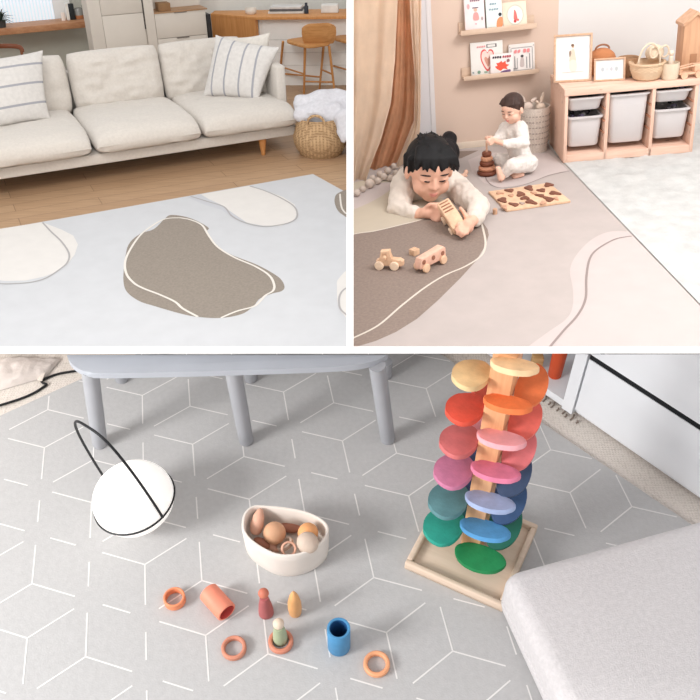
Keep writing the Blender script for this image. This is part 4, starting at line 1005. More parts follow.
def inside(p):
    n = len(matpoly)
    for k in range(n):
        a, b = matpoly[k], matpoly[(k + 1) % n]
        if (b[0] - a[0]) * (p[1] - a[1]) - (b[1] - a[1]) * (p[0] - a[0]) < .004: return False
    return True
DIR = {'U': (0, -1), 'D': (0, 1), 'R': (1, 0), 'L': (-1, 0), 'UR': (1, -1), 'DL': (-1, 1)}
def seg(a, b, s, e):
    p = a.lerp(b, s); q = a.lerp(b, e); N = 12
    ok = [k / N for k in range(N + 1) if inside(p.lerp(q, k / N))]
    if len(ok) > 2: strip(bm, [p.lerp(q, ok[0]), p.lerp(q, ok[-1])], .0031, .0004, 1)
for i in range(-8, 18):
    for j in range(-26, 14):
        p = lat(i, j)
        if p is None or not (-1.7 < p.x < 1.7 and 0 < p.y < 2.6): continue
        c = (j - i + 3) % 4
        for d, s in ((('U', 'R', 'DL') if c == 0 else ('L', 'UR', 'D')) if c < 2 else (), (0, .76)) if False else [(d, (0, .77)) for d in (('U', 'R', 'DL') if c == 0 else ('L', 'UR', 'D') if c == 1 else ())] + [(d, (.26, .74)) for d in ('D', 'R', 'UR') if c >= 2]:
            i2, j2 = i + DIR[d][0], j + DIR[d][1]
            if c >= 2 and (j2 - i2 + 3) % 4 < 2: continue
            q = lat(i2, j2)
            if q is not None: seg(p, q, *s)
matm = plain('mat_grey', (186, 185, 185), .75, .02, 90, 260, .12)
solo('play_mat', bm, [matm, plain('mat_line', (228, 226, 224), .7, .01)], 'large grey play mat printed with thin white hexagon lines', 'play mat')

# ------------------------------------------------------------------ table
tz = .268
grey = plain('table_paint', (168, 169, 174), .5, .02, 12, 0, spec=.4)
top = plain('table_top_paint', (182, 186, 194), .45, .02, 8, spec=.4)
front = [R.at(u, v, tz) for u, v in ((66.5, 354.2), (69, 360.5), (75, 366.5), (84, 371), (98, 373.3), (160, 372.4), (220, 370.8), (290, 368.6), (345, 366), (366, 363), (380, 358.8), (388, 354.2))]
ptop = smooth_loop(front, 5, False)
t = thing('low_table', 'low grey table with rounded corners and round legs', 'table', R.at(228, 446))
bm = B(); poly = [(p.x, p.y) for p in ptop]; prism(bm, poly, tz - .016, tz, bev=.003)
part('tabletop', bm, top, t)
for (u, v), (u1, v1) in (((100, 446.5), (93, 380)), ((246.5, 443.5), (234, 378)), ((388, 442), (377, 372))):
    b = R.at(u, v - 2); b.z = 0
    a = R.ony(u1, v1, b.y + .004); a.z = tz - .014
    bm = B(); limb_r = .0185
    lathe(bm, [(limb_r * .86, 0), (limb_r * .94, .003), (limb_r, .12), (limb_r * 1.02, (a - b).length)], 24, Matrix.Translation(b) @ rot_to(a - b).to_4x4())
    part('leg', bm, grey, t)
for u, v in ((122, 379.5), (251, 379), (385, 376)):
    b = R.at(u, v); h = zcap(b + V3((0, .02, 0)), 356)
    bm = B(); lathe(bm, [(.016, 0), (.0175, .003), (.0175, max(.02, h))], 20, Matrix.Translation(b)); part('leg', bm, grey, t)

# ------------------------------------------------------------------ lamp
C = R.at(133.5, 498, .078); t = thing('table_lamp', 'glowing white round lamp with black hoop handle on the grey mat', 'lamp', (C.x, C.y, 0))
ax = V3((-.15, .0, 1)).normalized(); TM = Matrix.Translation(C) @ rot_to(ax).to_4x4()
bm = B(); lathe(bm, [(max((.0875 * cos(a)), 1e-4), .0735 * sin(a)) for a in [(-pi / 2 * .995 + pi * .995 * k / 30) for k in range(31)]], 44, TM)
gl = plain('lamp_glass', (255, 252, 248), .35, .0, 5, emit=.38); part('shade', bm, gl, t)
black = plain('black_wire', (34, 35, 38), .4)
bm = B(); tube(bm, [TM @ V3((.0885 * cos(a), .0885 * sin(a), -.006)) for a in [2 * pi * k / 60 for k in range(60)]], .0022, 8, True); part('ring', bm, black, t)
E1 = R.at(159.5, 518, C.z - .012); E1 = C + (E1 - C).normalized() * .090; phi = math.atan2((TM.inverted() @ E1).y, (TM.inverted() @ E1).x); E1 = TM @ V3((.0895 * cos(phi), .0895 * sin(phi), -.006)); E2 = C * 2 - E1; A = R.ony(84, 421, C.y + .02) - C
bm = B(); tube(bm, [C + (E1 - C) * (1.0 * (abs(cos(a)) ** .62) * (1 if cos(a) > 0 else -1)) + A * (.93 * sin(a) if a < 3.1415 else 0) for a in [pi * k / 40 for k in range(41)]], .0029, 8); part('handle', bm, black, t)
lp = bpy.data.lights.new('lamp_glow', 'POINT'); lp.energy = .35; lp.color = (1, .86, .72); lp.shadow_soft_size = .05
LAMP_AT = (R, C + V3((.03, -.02, -.02)))

# ------------------------------------------------------------------ bowl and what is in it
bb = R.at(287, 578); BH = R.rise(bb, 556.5)
rim = [R.at(u, v, BH) for u, v in ((241.5, 527), (242.5, 516), (247, 508.5), (254, 504.8), (266, 505), (285, 506.5), (305, 510.5), (319, 516.5), (327, 523), (329, 531), (325, 540), (316, 548), (303, 554), (290, 556.5), (276, 555.5), (262, 549.5), (250, 541), (244, 534))]
ctr = sum(rim, V3()) / len(rim)
def rimring(k, z, off=0):
    out = []
    for p in smooth_loop(rim, 3):
        d = p - ctr; d.z = 0
        out.append(ctr + d * k - d.normalized() * off + V3((0, 0, z - ctr.z)))
    return out
bm = B()
rings(bm, [rimring(.94, .0), rimring(.97, .004), rimring(.985, BH * .3), rimring(.995, BH * .75), rimring(1, BH - .003), rimring(1, BH, .002), rimring(1, BH, .005), rimring(1, BH - .003, .007), rimring(.985, BH * .7, .007), rimring(.975, BH * .3, .007), rimring(.93, .012, .008)])
solo('bowl', bm, plain('ceramic', (232, 224, 216), .45, .015, 20, spec=.4), 'cream rounded bowl holding wooden toy pieces on the grey mat', 'bowl')
tan = plain('toy_tan', (212, 164, 130), .55, .06, 25); rose = plain('toy_rose', (222, 172, 148), .55, .06, 25)
org = plain('toy_peach', (232, 166, 112), .55, .06, 25); ash = plain('toy_grey', (208, 188, 172), .6, .05, 30)
dark = plain('toy_brown', (180, 122, 100), .55, .05, 25)
G = 'wooden pieces in the bowl'
def inb(u, v, k=.62): return R.at(u, v, BH * k)
m1 = R.mpp(ctr)
bm = B(); ball(bm, inb(274.5, 533, .72), m1 * 11.6); solo('wooden_ball', bm, tan, 'tan wooden ball in the left half of the bowl', 'toy', group=G)
bm = B(); ball(bm, inb(308, 533, .85), m1 * 10.5); solo('wooden_ball', bm, org, 'orange wooden ball at the back right of the bowl', 'toy', group=G)
bm = B(); M = frame(inb(308, 543, 1.0), (.6, -.6, .2)); lathe(bm, [(1e-4, -.026), (.011, -.024), (.019, -.016), (.0235, -.004), (.022, .008), (.015, .018), (.007, .0235), (1e-4, .025)], 28, M @ Matrix.Rotation(pi / 2, 4, 'Y') @ Matrix.Scale(.95, 4)); solo('wooden_egg', bm, ash, 'pale grey egg shape leaning on the orange ball in the bowl', 'toy', group=G)
a, b = inb(255, 534, .55), inb(260.5, 508.5, 1.0)
bm = B(); d = (b - a); lathe(bm, [(1e-4, 0), (.008, .0), (.0125, d.length * .12), (.0145, d.length * .35), (.012, d.length * .7), (.006, d.length * .95), (1e-4, d.length * 1.02)], 24, Matrix.Translation(a) @ rot_to(d).to_4x4()); solo('wooden_cone', bm, rose, 'slim pale wooden cone standing against the left wall of the bowl', 'toy', group=G)
def ringmesh(bm, c, n, R0, w, h):
    M = Matrix.Translation(c) @ rot_to(n).to_4x4(); b = min(w, h) * .3
    pr = [(R0 - w + b, 0), (R0 - b, 0), (R0, b), (R0, h - b), (R0 - b, h), (R0 - w + b, h), (R0 - w, h - b), (R0 - w, b)]
    Rg = [[M @ V3((r * cos(2 * pi * i / 36), r * sin(2 * pi * i / 36), z)) for r, z in pr] for i in range(36)]
    L = [[bm.verts.new(p) for p in q] for q in Rg]
    for i in range(36):
        A_, B_ = L[i], L[(i + 1) % 36]
        for k in range(8): bm.faces.new((A_[k], B_[k], B_[(k + 1) % 8], A_[(k + 1) % 8]))
bm = B(); ringmesh(bm, inb(288, 549, .75), (.2, -.45, .75), m1 * 7.6, .004, .014); solo('wooden_ring', bm, rose, 'pale ring tilted against the front wall of the bowl', 'toy', group=G)
bm = B(); ringmesh(bm, inb(286.5, 546, .5), (-.5, .3, .8), m1 * 9, .006, .01); solo('wooden_ring', bm, ash, 'beige ring lying under the tilted ring in the bowl', 'toy', group=G)
for u, v, z, m, l in ((262, 543, .4, dark, 'brown wooden half ring at the front left inside the bowl'), (273, 546, .35, rose, 'rosy wooden piece in front of the tan ball in the bowl')):
    bm = B(); c = inb(u, v, z); ball(bm, c, (m1 * 10, m1 * 5, m1 * 4.5), Matrix.Rotation(-.5, 3, 'Z')); solo('wooden_piece', bm, m, l, 'toy', group=G)
bm = B(); ball(bm, inb(292, 526, .3), (m1 * 13, m1 * 8, m1 * 5)); solo('wooden_piece', bm, dark, 'brown wooden piece deep in the middle of the bowl', 'toy', group=G)

# ------------------------------------------------------------------ loose toys on the mat
G = 'loose wooden toys on the grey mat'
def mpp(u, v): return R.mpp(R.at(u, v))
bm = B(); c = R.at(175.2, 601); ringmesh(bm, c, (0, 0, 1), .0222, .0048, .0185); solo('wooden_ring', bm, plain('ring_orange', (234, 146, 106), .5, .03, 30), 'tall orange wooden ring leftmost of the loose toys', 'toy', group=G)
bm = B(); c = R.at(234.2, 649.5); ringmesh(bm, c, (0, 0, 1), .0245, .0072, .0125); solo('wooden_ring', bm, plain('ring_clay', (206, 138, 114), .5, .04, 30), 'flat clay coloured ring below the orange tube', 'toy', group=G)
bm = B(); c = R.at(376.6, 665.5); ringmesh(bm, c, (0, 0, 1), .0258, .0082, .0125); solo('wooden_ring', bm, plain('ring_peach', (234, 166, 124), .5, .04, 30), 'flat peach ring right of the blue cup', 'toy', group=G)
bm = B(); c = R.at(281, 643); ringmesh(bm, c, (0, 0, 1), .0248, .0085, .0125); solo('wooden_ring', bm, plain('ring_terracotta', (208, 134, 110), .5, .04, 30), 'terracotta ring around the foot of the green peg doll', 'toy', group=G)
# tube lying on its side
rt = .0215; a = R.at(208, 591.5, rt); b = R.at(227, 612.5, rt); d = b - a
t = thing('toy_tube', 'orange red wooden tube lying on its side beside the tall orange ring', 'toy', ((a.x + b.x) / 2, (a.y + b.y) / 2, 0), group=G)
bm = B(); M = Matrix.Translation(a) @ rot_to(d).to_4x4(); Lg = d.length
lathe(bm, [(.0005, 0), (rt - .002, 0), (rt, .002), (rt, Lg - .002), (rt - .0015, Lg), (rt - .0045, Lg)], 36, M, True, False); part('outer_tube', bm, plain('tube_orange', (240, 146, 120), .5, .03, 30), t)
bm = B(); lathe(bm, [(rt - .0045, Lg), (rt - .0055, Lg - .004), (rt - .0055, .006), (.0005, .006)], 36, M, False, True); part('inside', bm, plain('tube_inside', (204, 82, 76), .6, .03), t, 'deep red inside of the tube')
# peg dolls
def peg(c, H, r0, r1, rh, mb, mh, label):
    t = thing('peg_doll', label, 'toy', c, group=G)
    bm = B(); lathe(bm, [(.0003, 0), (r0 * .9, 0), (r0, .002), (r0 * .97, H * .15), ((r0 + r1) * .52, H * .4), (r1, H * .62), (r1 * .9, H * .7), (.0003, H * .72)], 28, Matrix.Translation(c)); part('body', bm, mb, t)
    bm = B(); ball(bm, c + V3((0, 0, H - rh)), rh); part('head', bm, mh, t)
c = R.at(266.3, 613); peg(c, R.rise(c, 590.5), .0155, .0095, .0108, plain('peg_maroon', (176, 100, 100), .55, .04, 30), plain('peg_rust', (200, 118, 96), .5, .04, 30), 'maroon peg doll with rust coloured head')
c = R.at(280.5, 640) ; peg(c, R.rise(c, 621), .0150, .0105, .0112, plain('peg_green', (172, 182, 150), .6, .04, 30), plain('peg_cream', (222, 202, 182), .5, .03, 30), 'pale green peg doll with cream head standing in a ring')
c = R.at(295.3, 613); H = R.rise(c, 591.5)
bm = B(); lathe(bm, [(.0003, 0), (.010, 0), (.0125, .003), (.0142, H * .25), (.0135, H * .5), (.0095, H * .76), (.004, H * .94), (.0003, H)], 28, Matrix.Translation(c)); solo('wooden_flame', bm, plain('flame_orange', (230, 172, 116), .5, .06, 25), 'orange pointed flame shaped peg right of the maroon peg doll', 'toy', group=G)
# blue cup
c = R.at(339, 646); H = R.rise(c, 628); rc = .0225
t = thing('wooden_cup', 'blue wooden cup standing open beside the peach ring', 'toy', c, group=G)
bm = B(); lathe(bm, [(.0003, 0), (rc - .001, 0), (rc, .0015), (rc, H - .0015), (rc - .001, H), (rc - .0042, H), (rc - .0055, H - .002)], 40, Matrix.Translation(c), True, False); part('outer_wall', bm, plain('cup_blue', (78, 142, 188), .5, .03, 30), t)
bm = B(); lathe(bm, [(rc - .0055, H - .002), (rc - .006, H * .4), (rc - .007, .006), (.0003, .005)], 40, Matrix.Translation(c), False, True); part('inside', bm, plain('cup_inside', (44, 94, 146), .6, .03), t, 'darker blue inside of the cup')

# ------------------------------------------------------------------ marble tree
Lc, Fc, Rc = R.at(402, 566), R.at(498, 609), R.at(539, 533)
ex = (Fc - Lc).normalized(); ey = V3((-ex.y, ex.x, 0)); cc = (Lc + Rc) / 2; S = .110
rz = math.atan2(ex.y, ex.x)
t = thing('marble_tree', 'tall rainbow marble tree of stacked wooden leaves on a square tray', 'toy', cc, rz)
TMt = Matrix.Translation(cc) @ Matrix.Rotation(rz, 4, 'Z')
traym = wood('tray_wood', (226, 204, 184), (214, 190, 168), 8, 0)
bm = B(); box(bm, (-S, -S, 0), (S, S, .010), TMt, .003)
for lo, hi in (((-S, -S, 0), (S, -S + .013, .024)), ((-S, S - .013, 0), (S, S, .024)), ((-S, -S + .012, 0), (-S + .013, S - .012, .024)), ((S - .013, -S + .012, 0), (S, S - .012, .024))): box(bm, lo, hi, TMt, .004, 3)
part('tray', bm, traym, t)
pw = .0205; HP = R.rise(cc - V3((0, .02, 0)), 355)
bm = B(); box(bm, (-pw, -pw, .008), (pw, pw, HP), TMt, .002); part('post', bm, wood('post_wood', (230, 178, 134), (216, 160, 116), 14, 2), t)
def leafmat(c): return plain('leaf_%d_%d_%d' % c, c, .6, .05, 40, 140, .15)
def leaf(side, v, color, tilt=.20, Lh=.053, W=.074, sh=.026, edge=.05):
    """side 0 front, 1 right, 2 back, 3 left; the flat edge lies on the face of the post"""
    c4 = Matrix.Rotation(side * pi / 2, 4, 'Z')
    mid = TMt @ c4 @ V3((sh, -pw - W * .5, 0)); z = R.rise((mid.x, mid.y, 0), v)
    if z < .002: z = .03
    pl = []
    for k in range(36):
        a = 2 * pi * k / 36; y = sin(a)
        pl.append((Lh * cos(a), -W * .42 + (W * .58 if y < 0 else W * .42 * .92) * y))
    kf = 1.05 - .30 * z / HP; pl = [(x * kf, y * kf) for x, y in pl]
    M = TMt @ c4 @ Matrix.Translation((sh * kf, -pw + .003, z)) @ Matrix.Rotation(-tilt, 4, 'Y') @ Matrix.Rotation(edge, 4, 'X')
    bm = B(); prism(bm, pl, -.0055, .0055, M, .0022, 2)
    # marble groove: a shallow rim around the outer edge
    part('leaf', bm, leafmat(color), t)
for v, c in ((374.5, (243, 205, 161)), (411.5, (239, 126, 73)), (446, (239, 169, 176)), (477.5, (222, 127, 157)), (507, (161, 177, 213)), (534, (86, 150, 200)), ): leaf(0, v, c, .20, .054, .056, .030, -.24)
leaf(0, 559, (39, 136, 82), .14, .054, .062, .030, .0)
for v, c in ((374, (227, 194, 146)), (408, (219, 85, 66)), (440, (205, 112, 112)), (470, (199, 123, 156)), (499, (94, 137, 142)), (525, (48, 157, 139))): leaf(3, v, c, .16, .054, .084, .028)
for v, c in ((386, (234, 124, 74)), (419, (229, 109, 97)), (449, (221, 120, 123)), (474, (62, 79, 108)), (501, (57, 83, 122)), (526, (37, 104, 87))): leaf(1, v, c, .32, .056, .068, .030)
for v, c in ((391, (204, 90, 73)), (424, (235, 161, 170)), (457, (67, 83, 119)), (487, (63, 77, 115)), (513, (43, 108, 112))): leaf(2, v, c)

# ------------------------------------------------------------------ white drawer unit on the right
w0 = R.at(572.5, 414); w1 = R.at(693, 498); dd = (w1 - w0).normalized(); dn = V3((-dd.y, dd.x, 0))
if dn.dot(V3((1, 1, 0))) < 0: dn = -dn
def DU(a, n, z): return w0 + dd * a + dn * n + V3((0, 0, z))
def capz(a, n): return zcap(DU(a, n, 0), 354.3)
white = plain('unit_white', (232, 234, 238), .4, .01, 6, spec=.4)
t = thing('drawer_unit', 'white drawer unit with a dark gap between its drawer fronts', 'cabinet', w0, math.atan2(dd.y, dd.x))
def slab_on_front(a0, a1, z0, z1, n0, n1):
    """board in the front plane; z1 None = up to the shelf board"""
    bm = B(); pts = []
    for n in (n0, n1):
        pts.append([DU(a0, n, z0), DU(a1, n, z0), DU(a1, n, z1 if z1 is not None else capz(a1, n)), DU(a0, n, z1 if z1 is not None else capz(a0, n))])
    rings(bm, pts); return bm
part('plinth', slab_on_front(-.03, .62, 0, .018, .012, .05), white, t)
part('drawer', slab_on_front(.003, .62, .02, .196, 0, .018), white, t)
part('drawer', slab_on_front(.003, .62, .212, None, 0, .018), white, t)
part('side_panel', slab_on_front(-.031, -.001, 0, None, -.004, .06), white, t)
part('gap_shade_strip', slab_on_front(.003, .62, .1965, .2115, .0015, .026), plain('gap_shade', (24, 26, 30), .8), t, 'black strip painted in as the shade between the drawer fronts')  # black strip set near the front, paints the shade of the gap
part('niche_shelf', slab_on_front(-.32, -.031, 0, .022, .002, .16), white, t)
part('back_panel', slab_on_front(-.32, -.031, .0, .05, .16, .17), white, t)
Pn = R.at(554.5, 375, .022); H = zcap(Pn, 355.2)
bm = B(); r = .0185
lathe(bm, [(.0003, 0), (r * .88, 0), (r * .92, .002), (r, max(.03, H)), (r - .002, max(.03, H)), (r * .85, .006), (.0003, .005)], 32, Matrix.Translation(Pn))
solo('cup', bm, plain('cup_red', (204, 82, 44), .55, .03), 'orange red cup on the white niche beside the drawer unit', 'cup')
bm = B(); c = R.at(536, 366, .022); h = max(.02, zcap(c, 355.5) - .022); box(bm, c - V3((.014, .012, 0)), c + V3((.014, .012, h)), None, .003); solo('wooden_block', bm, wood('block_tan', (206, 168, 118), (186, 144, 94), 14), 'tan wooden block beside the orange red cup behind the marble tree', 'toy')

# ------------------------------------------------------------------ floor cushion, cloth, cord
K = R.at(501, 572, .12); eb = (R.at(694, 520, .12) - K).normalized(); eb = (R.at(694, 519, .12) - K).normalized(); el = V3((eb.y, -eb.x, 0))
Mx = frame((K.x, K.y, 0), eb)
bm = B(); w_, d_ = .62, .62
box(bm, (0, -d_, .0), (w_, 0, .125), Mx, .034, 6)
bmesh.ops.subdivide_edges(bm, edges=bm.edges[:], cuts=3, use_grid_fill=True)
foam = plain('foam_fabric', (206, 202, 203), .9, .03, 120, 320, .35, sheen=.2)
t = thing('floor_cushion', 'large pale grey square floor cushion at the lower right corner', 'cushion', (K.x, K.y, 0), math.atan2(eb.y, eb.x))
part('body', bm, foam, t)
bm = B(); tube(bm, [Mx @ V3(p) for p in ((.03, -.001, .05), (w_ - .03, -.001, .05), (w_ - .001, -.03, .05), (w_ - .001, -d_ + .03, .05), (w_ - .03, -d_ + .001, .05), (.03, -d_ + .001, .05), (.001, -d_ + .03, .05), (.001, -.03, .05))], .003, 8, True); part('piping', bm, foam, t)

cloth = plain('pale_cloth', (212, 202, 196), .95, .03, 30, 160, .3)
t = thing('folded_cloth', 'pale crumpled cloth lying on the rug at the far left', 'cloth', R.at(25, 375, -.006))
bm = B(); NX, NY = 26, 14; a, b, c_, d_ = R.at(-6, 392, -.005), R.at(46, 377, -.005), R.at(62, 358.5, -.005), R.at(-6, 358.5, -.005)
Gd = []
for i in range(NX + 1):
    row = []
    for j in range(NY + 1):
        s_, t_ = i / NX, j / NY
        p = a.lerp(b, s_).lerp(d_.lerp(c_, s_), t_)
        k = (4 * s_ * (1 - s_) * 4 * t_ * (1 - t_)) ** .4
        z = min(k * (.018 + .016 * noise.noise(p * 22) + .012 * abs(noise.noise(p * 40))), max(.0, zcap(p, 355.5)))
        row.append(bm.verts.new(p + V3((0, 0, max(0, z)))))
    Gd.append(row)
for i in range(NX):
    for j in range(NY): bm.faces.new((Gd[i][j], Gd[i + 1][j], Gd[i + 1][j + 1], Gd[i][j + 1]))
part('fabric', bm, cloth, t)
q = [R.at(u, v, .002) for u, v in ((37, 379.5), (40, 373), (42, 366), (47, 368), (45, 374), (42, 381))]
bm = B(); prism(bm, [(p.x, p.y) for p in q], .001, .004); part('tie', bm, plain('ribbon', (226, 216, 206), .9), t, 'pale ribbon tie hanging from the cloth')
bm = B(); tube(bm, smooth_loop([R.at(u, v, .001 if u < 14 else -.003) for u, v in ((-4, 406.5), (6, 403.5), (20, 399), (33, 393.5), (42, 388), (46.5, 384.5), (43, 383), (42, 381), (48, 377.5), (60, 373.5), (79, 370.5), (96, 368))], 6, False), .0032, 8)
solo('power_cord', bm, plain('cord_black', (30, 30, 32), .5), 'thin black cord snaking over the rug at the far left', 'cord')
# ================================================================== the two children
R = NUR; CUR[0] = R
skin = plain('skin', (226, 176, 152), .55, .03, 12, spec=.3); skin_b = plain('skin_light', (230, 186, 164), .55, .03, 14, spec=.3)
hairm = plain('hair_black', (17, 15, 16), .6, .15, 30, 140, .4, spec=.25); hairb = plain('hair_brown', (64, 46, 40), .5, .15, 30, 160, .4)
lip = plain('lips', (204, 134, 120), .5, .02); eyed = plain('lashes', (46, 32, 30), .5); lid = plain('eyelid', (214, 158, 136), .55)

class Head:
    def __init__(h, O, f, up, s):
        f = V3(f).normalized(); x = V3(up).cross(f).normalized() * -1; z = x.cross(f) if False else f.cross(x) * -1
        z = x.cross(f); h.R = Matrix((x, f, z)).transposed(); h.O = V3(O); h.s = s
    def p(h, a, b, c): return h.O + h.R @ (V3((a, b, c)) * h.s)
    def e(h, bm, c, r, nu=22, nv=16): ball(bm, h.p(*c), tuple(q * h.s for q in r), h.R, nu, nv)
    def l(h, bm, a, b, ra, rb): limb(bm, h.p(*a), h.p(*b), ra * h.s, rb * h.s, 12)
    def skull(h, bm):
        h.e(bm, (0, -.04, .10), (.37, .42, .40)); h.e(bm, (0, .09, -.16), (.30, .30, .31)); h.e(bm, (0, .20, -.36), (.15, .14, .12))
        for s in (-1, 1):
            h.e(bm, (s * .165, .20, -.19), (.15, .15, .15)); h.e(bm, (s * .375, -.03, -.06), (.045, .085, .125)); h.e(bm, (s * .15, .29, .0), (.11, .08, .07))
        h.l(bm, (0, .35, .03), (0, .405, -.10), .035, .05); h.e(bm, (0, .415, -.115), (.052, .05, .042))
        for s in (-1, 1): h.e(bm, (s * .05, .385, -.125), (.035, .035, .03))
        h.e(bm, (0, .345, -.255), (.10, .06, .055))
    def face(h, t, lipm, look=0):
        for s in (-1, 1):
            pts = [h.p(s * .15 + k * .072, .385 - .09 * (k + s * .35) ** 2 * .6 - .012 * abs(k), -.005 + .018 * (1 - k * k) - .022) for k in (-1, -.6, -.2, .2, .6, 1)]
            bm = B(); tube(bm, pts, [h.s * q for q in (.006, .012, .014, .014, .012, .006)], 8); part('eye', bm, eyed, t)
            pts = [h.p(s * .16 + k * .085, .372 - .07 * (k + s * .35) ** 2 * .5, .085 + .014 * (1 - k * k)) for k in (-1, -.5, 0, .5, 1)]
            bm = B(); tube(bm, pts, [h.s * q for q in (.006, .012, .014, .012, .006)], 8); part('eyebrow', bm, eyed, t)
        bm = B(); tube(bm, [h.p(k * .075, .402 - .02 * k * k, -.238 - .008 * (1 - abs(k))) for k in (-1, -.5, 0, .5, 1)], [h.s * q for q in (.006, .017, .015, .017, .006)], 8)
        tube(bm, [h.p(k * .062, .398 - .02 * k * k, -.268 - .008 * (1 - k * k)) for k in (-1, -.5, 0, .5, 1)], [h.s * q for q in (.006, .019, .022, .019, .006)], 8); part('mouth', bm, lipm, t)

def fingers(bm, palm, base, tips, r, curl):
    """each finger a short bent chain from inside the palm"""
    for b, tp in zip(base, tips):
        m = b.lerp(tp, .5) + curl; chain(bm, [palm.lerp(b, .6), b, m, tp], [r * 1.1, r * 1.05, r, r * .85], 10)

# ------------------------------------------------------------------ the boy on his tummy
P = R.ony
t = thing('child', 'child in a pale hooded sweater and black trousers lying prone holding a toy van', 'person', R.at(430, 205))
hd = Head(P(429.5, 169.5, 4.88), (.11, -.96, -.24), (.13, -.2, .97), .35)
NK = P(426, 190, 5.02); CH_ = V3((.565, 5.10, .135)); BE = V3((.63, 5.30, .125)); PE = V3((.70, 5.46, .10))
SL, EL, WL = P(405, 187, 5.0), P(397.5, 209, 4.80), P(415.5, 214, 4.66)
SR, ER, WR = P(457, 190, 5.02), R.at(479, 206, .055), R.at(474.5, 219, .055)
HL, HR = P(426.5, 212.5, 4.62), R.at(467, 225.5, .05)
KL, KR = V3((.69, 5.68, .075)), V3((.80, 5.67, .075)); AL, AR = V3((.72, 5.88, .10)), V3((.84, 5.86, .10))
bm = B(); hd.skull(bm); limb(bm, hd.p(0, -.12, -.25), NK, .085, .085); chain(bm, [NK, CH_, BE, PE], [.09, .115, .11, .1])
chain(bm, [SL.lerp(CH_, .6), SL, EL, WL, HL], [.08, .062, .046, .032, .03]); chain(bm, [SR.lerp(CH_, .6), SR, ER, WR, HR], [.08, .062, .046, .032, .03])
for k, a in ((KL, AL), (KR, AR)): chain(bm, [PE, k, a, a + V3((0, -.09, .02))], [.085, .058, .036, .03])
ball(bm, P(428, 212.5, 4.61), (.048, .034, .036)); ball(bm, R.at(467.5, 226, .05), (.036, .036, .044))
fingers(bm, P(428, 212.5, 4.61), [P(434, 207.5, 4.59), P(435.5, 211.5, 4.58), P(435, 215.5, 4.58), P(433, 219, 4.58)], [P(444.5, 208, 4.56), P(445.5, 212.5, 4.545), P(444, 217, 4.545), P(440.5, 220.5, 4.55)], .0125, V3((0, -.022, .006)))
chain(bm, [P(425, 209, 4.61), P(430, 204.5, 4.585), P(438.5, 204.2, 4.58)], [.016, .0135, .011], 10)
Z = R.at
fingers(bm, Z(467, 226, .05), [Z(463.5, 223.5, .058), Z(463, 227.5, .05), Z(464, 231, .042), Z(467, 233, .034)], [Z(456.5, 226, .06), Z(456, 230, .05), Z(457.5, 234, .036), Z(461.5, 236.3, .026)], .0125, V3((-.004, -.016, .012)))
chain(bm, [Z(467.5, 220, .06), Z(464.5, 213.5, .085), Z(460.5, 208, .10)], [.017, .0135, .0115], 10)
part('body', fuse(bm, .0065, 5), skin, t)
hd.face(t, lip)
# hair
bm = B(); hd.e(bm, (0, -.085, .155), (.405, .435, .405)); hd.e(bm, (0, -.25, -.05), (.32, .24, .28))
random.seed(4)
for k in range(15):
    x = -.33 + .66 * k / 14; j = random.uniform(-.03, .05); sl = random.uniform(-.05, .03)
    hd.l(bm, (x * .75, .05, .47 - .35 * x * x), (x * 1.0 + sl * .4, .275 - .45 * x * x, .345), .05, .045); hd.l(bm, (x + sl * .4, .275 - .45 * x * x, .345), (x * 1.1 + sl, .385 - .75 * x * x, .19 + j - .07 * x), .046, .02)
for s in (-1, 1):
    hd.l(bm, (s * .37, .08, .25), (s * .395, .12, .02), .06, .02); hd.l(bm, (s * .38, -.12, .2), (s * .385, -.14, -.12), .07, .03)
for k in range(26):
    a = random.uniform(0, 6.3); rr = random.uniform(.05, .3); x, y = rr * cos(a), -.1 + rr * sin(a); z = .155 + .40 * sqrt(max(.05, 1 - (rr / .42) ** 2)); hd.l(bm, (x, y, z - .04), (x * 1.25 + .03, y * 1.2, z + random.uniform(.02, .06)), .035, .008)
part('hair', fuse(bm, .0065, 5), hairm, t)
# sweater, trousers
sw = plain('sweater_oat', (216, 204, 192), .95, .03, 20, 150, .35, sheen=.2)
bm = B(); chain(bm, [CH_ + V3((0, -.03, .0)), BE, PE + V3((0, -.03, 0))], [.135, .13, .118]); limb(bm, SL, SR, .092, .092); limb(bm, SL, CH_, .09, .12); limb(bm, SR, CH_, .09, .12)
chain(bm, [SL, EL, WL.lerp(EL, .12)], [.085, .064, .047]); chain(bm, [SR, ER, WR.lerp(ER, .12)], [.085, .064, .047])
cuff = lambda w, e: chain(bm, [w.lerp(e, .28), w.lerp(e, .06)], [.047, .043])
cuff(WL, EL); cuff(WR, ER)
for k in range(9):
    a = pi * (.0 + 1.0 * k / 8); c = hd.p(.36 * cos(a) * 1.05, -.10 - .30 * sin(a), -.40 - .02 * sin(a)); ball(bm, c, (.05, .06, .05), None, 12, 8)
bm = fuse(bm, .009, 4)
for v in bm.verts: v.co += v.normal * (.008 * noise.noise(v.co * 16) + .006 * noise.noise(V3((v.co.x * 40, v.co.y * 14, v.co.z * 30))))
part('sweater', bm, sw, t)
bm = B(); limb(bm, PE + V3((0, .02, .01)), PE + V3((.06, .03, .01)), .10, .095)
for k, a in ((KL, AL), (KR, AR)): chain(bm, [PE + V3((0, .02, 0)), k, a, a + V3((0, -.09, .02))], [.09, .066, .05, .045])
chain(bm, [P(443, 168, 5.30), P(444, 155, 5.38), P(440.5, 143.5, 5.44)], [.085, .07, .05]); limb(bm, P(436, 160, 5.3), P(438, 150, 5.4), .05, .05); limb(bm, P(448, 166, 5.26), P(446.5, 149, 5.36), .075, .06)
part('trousers', fuse(bm, .01, 4), plain('trousers_black', (34, 31, 33), .9, .08, 20, 120, .3), t)
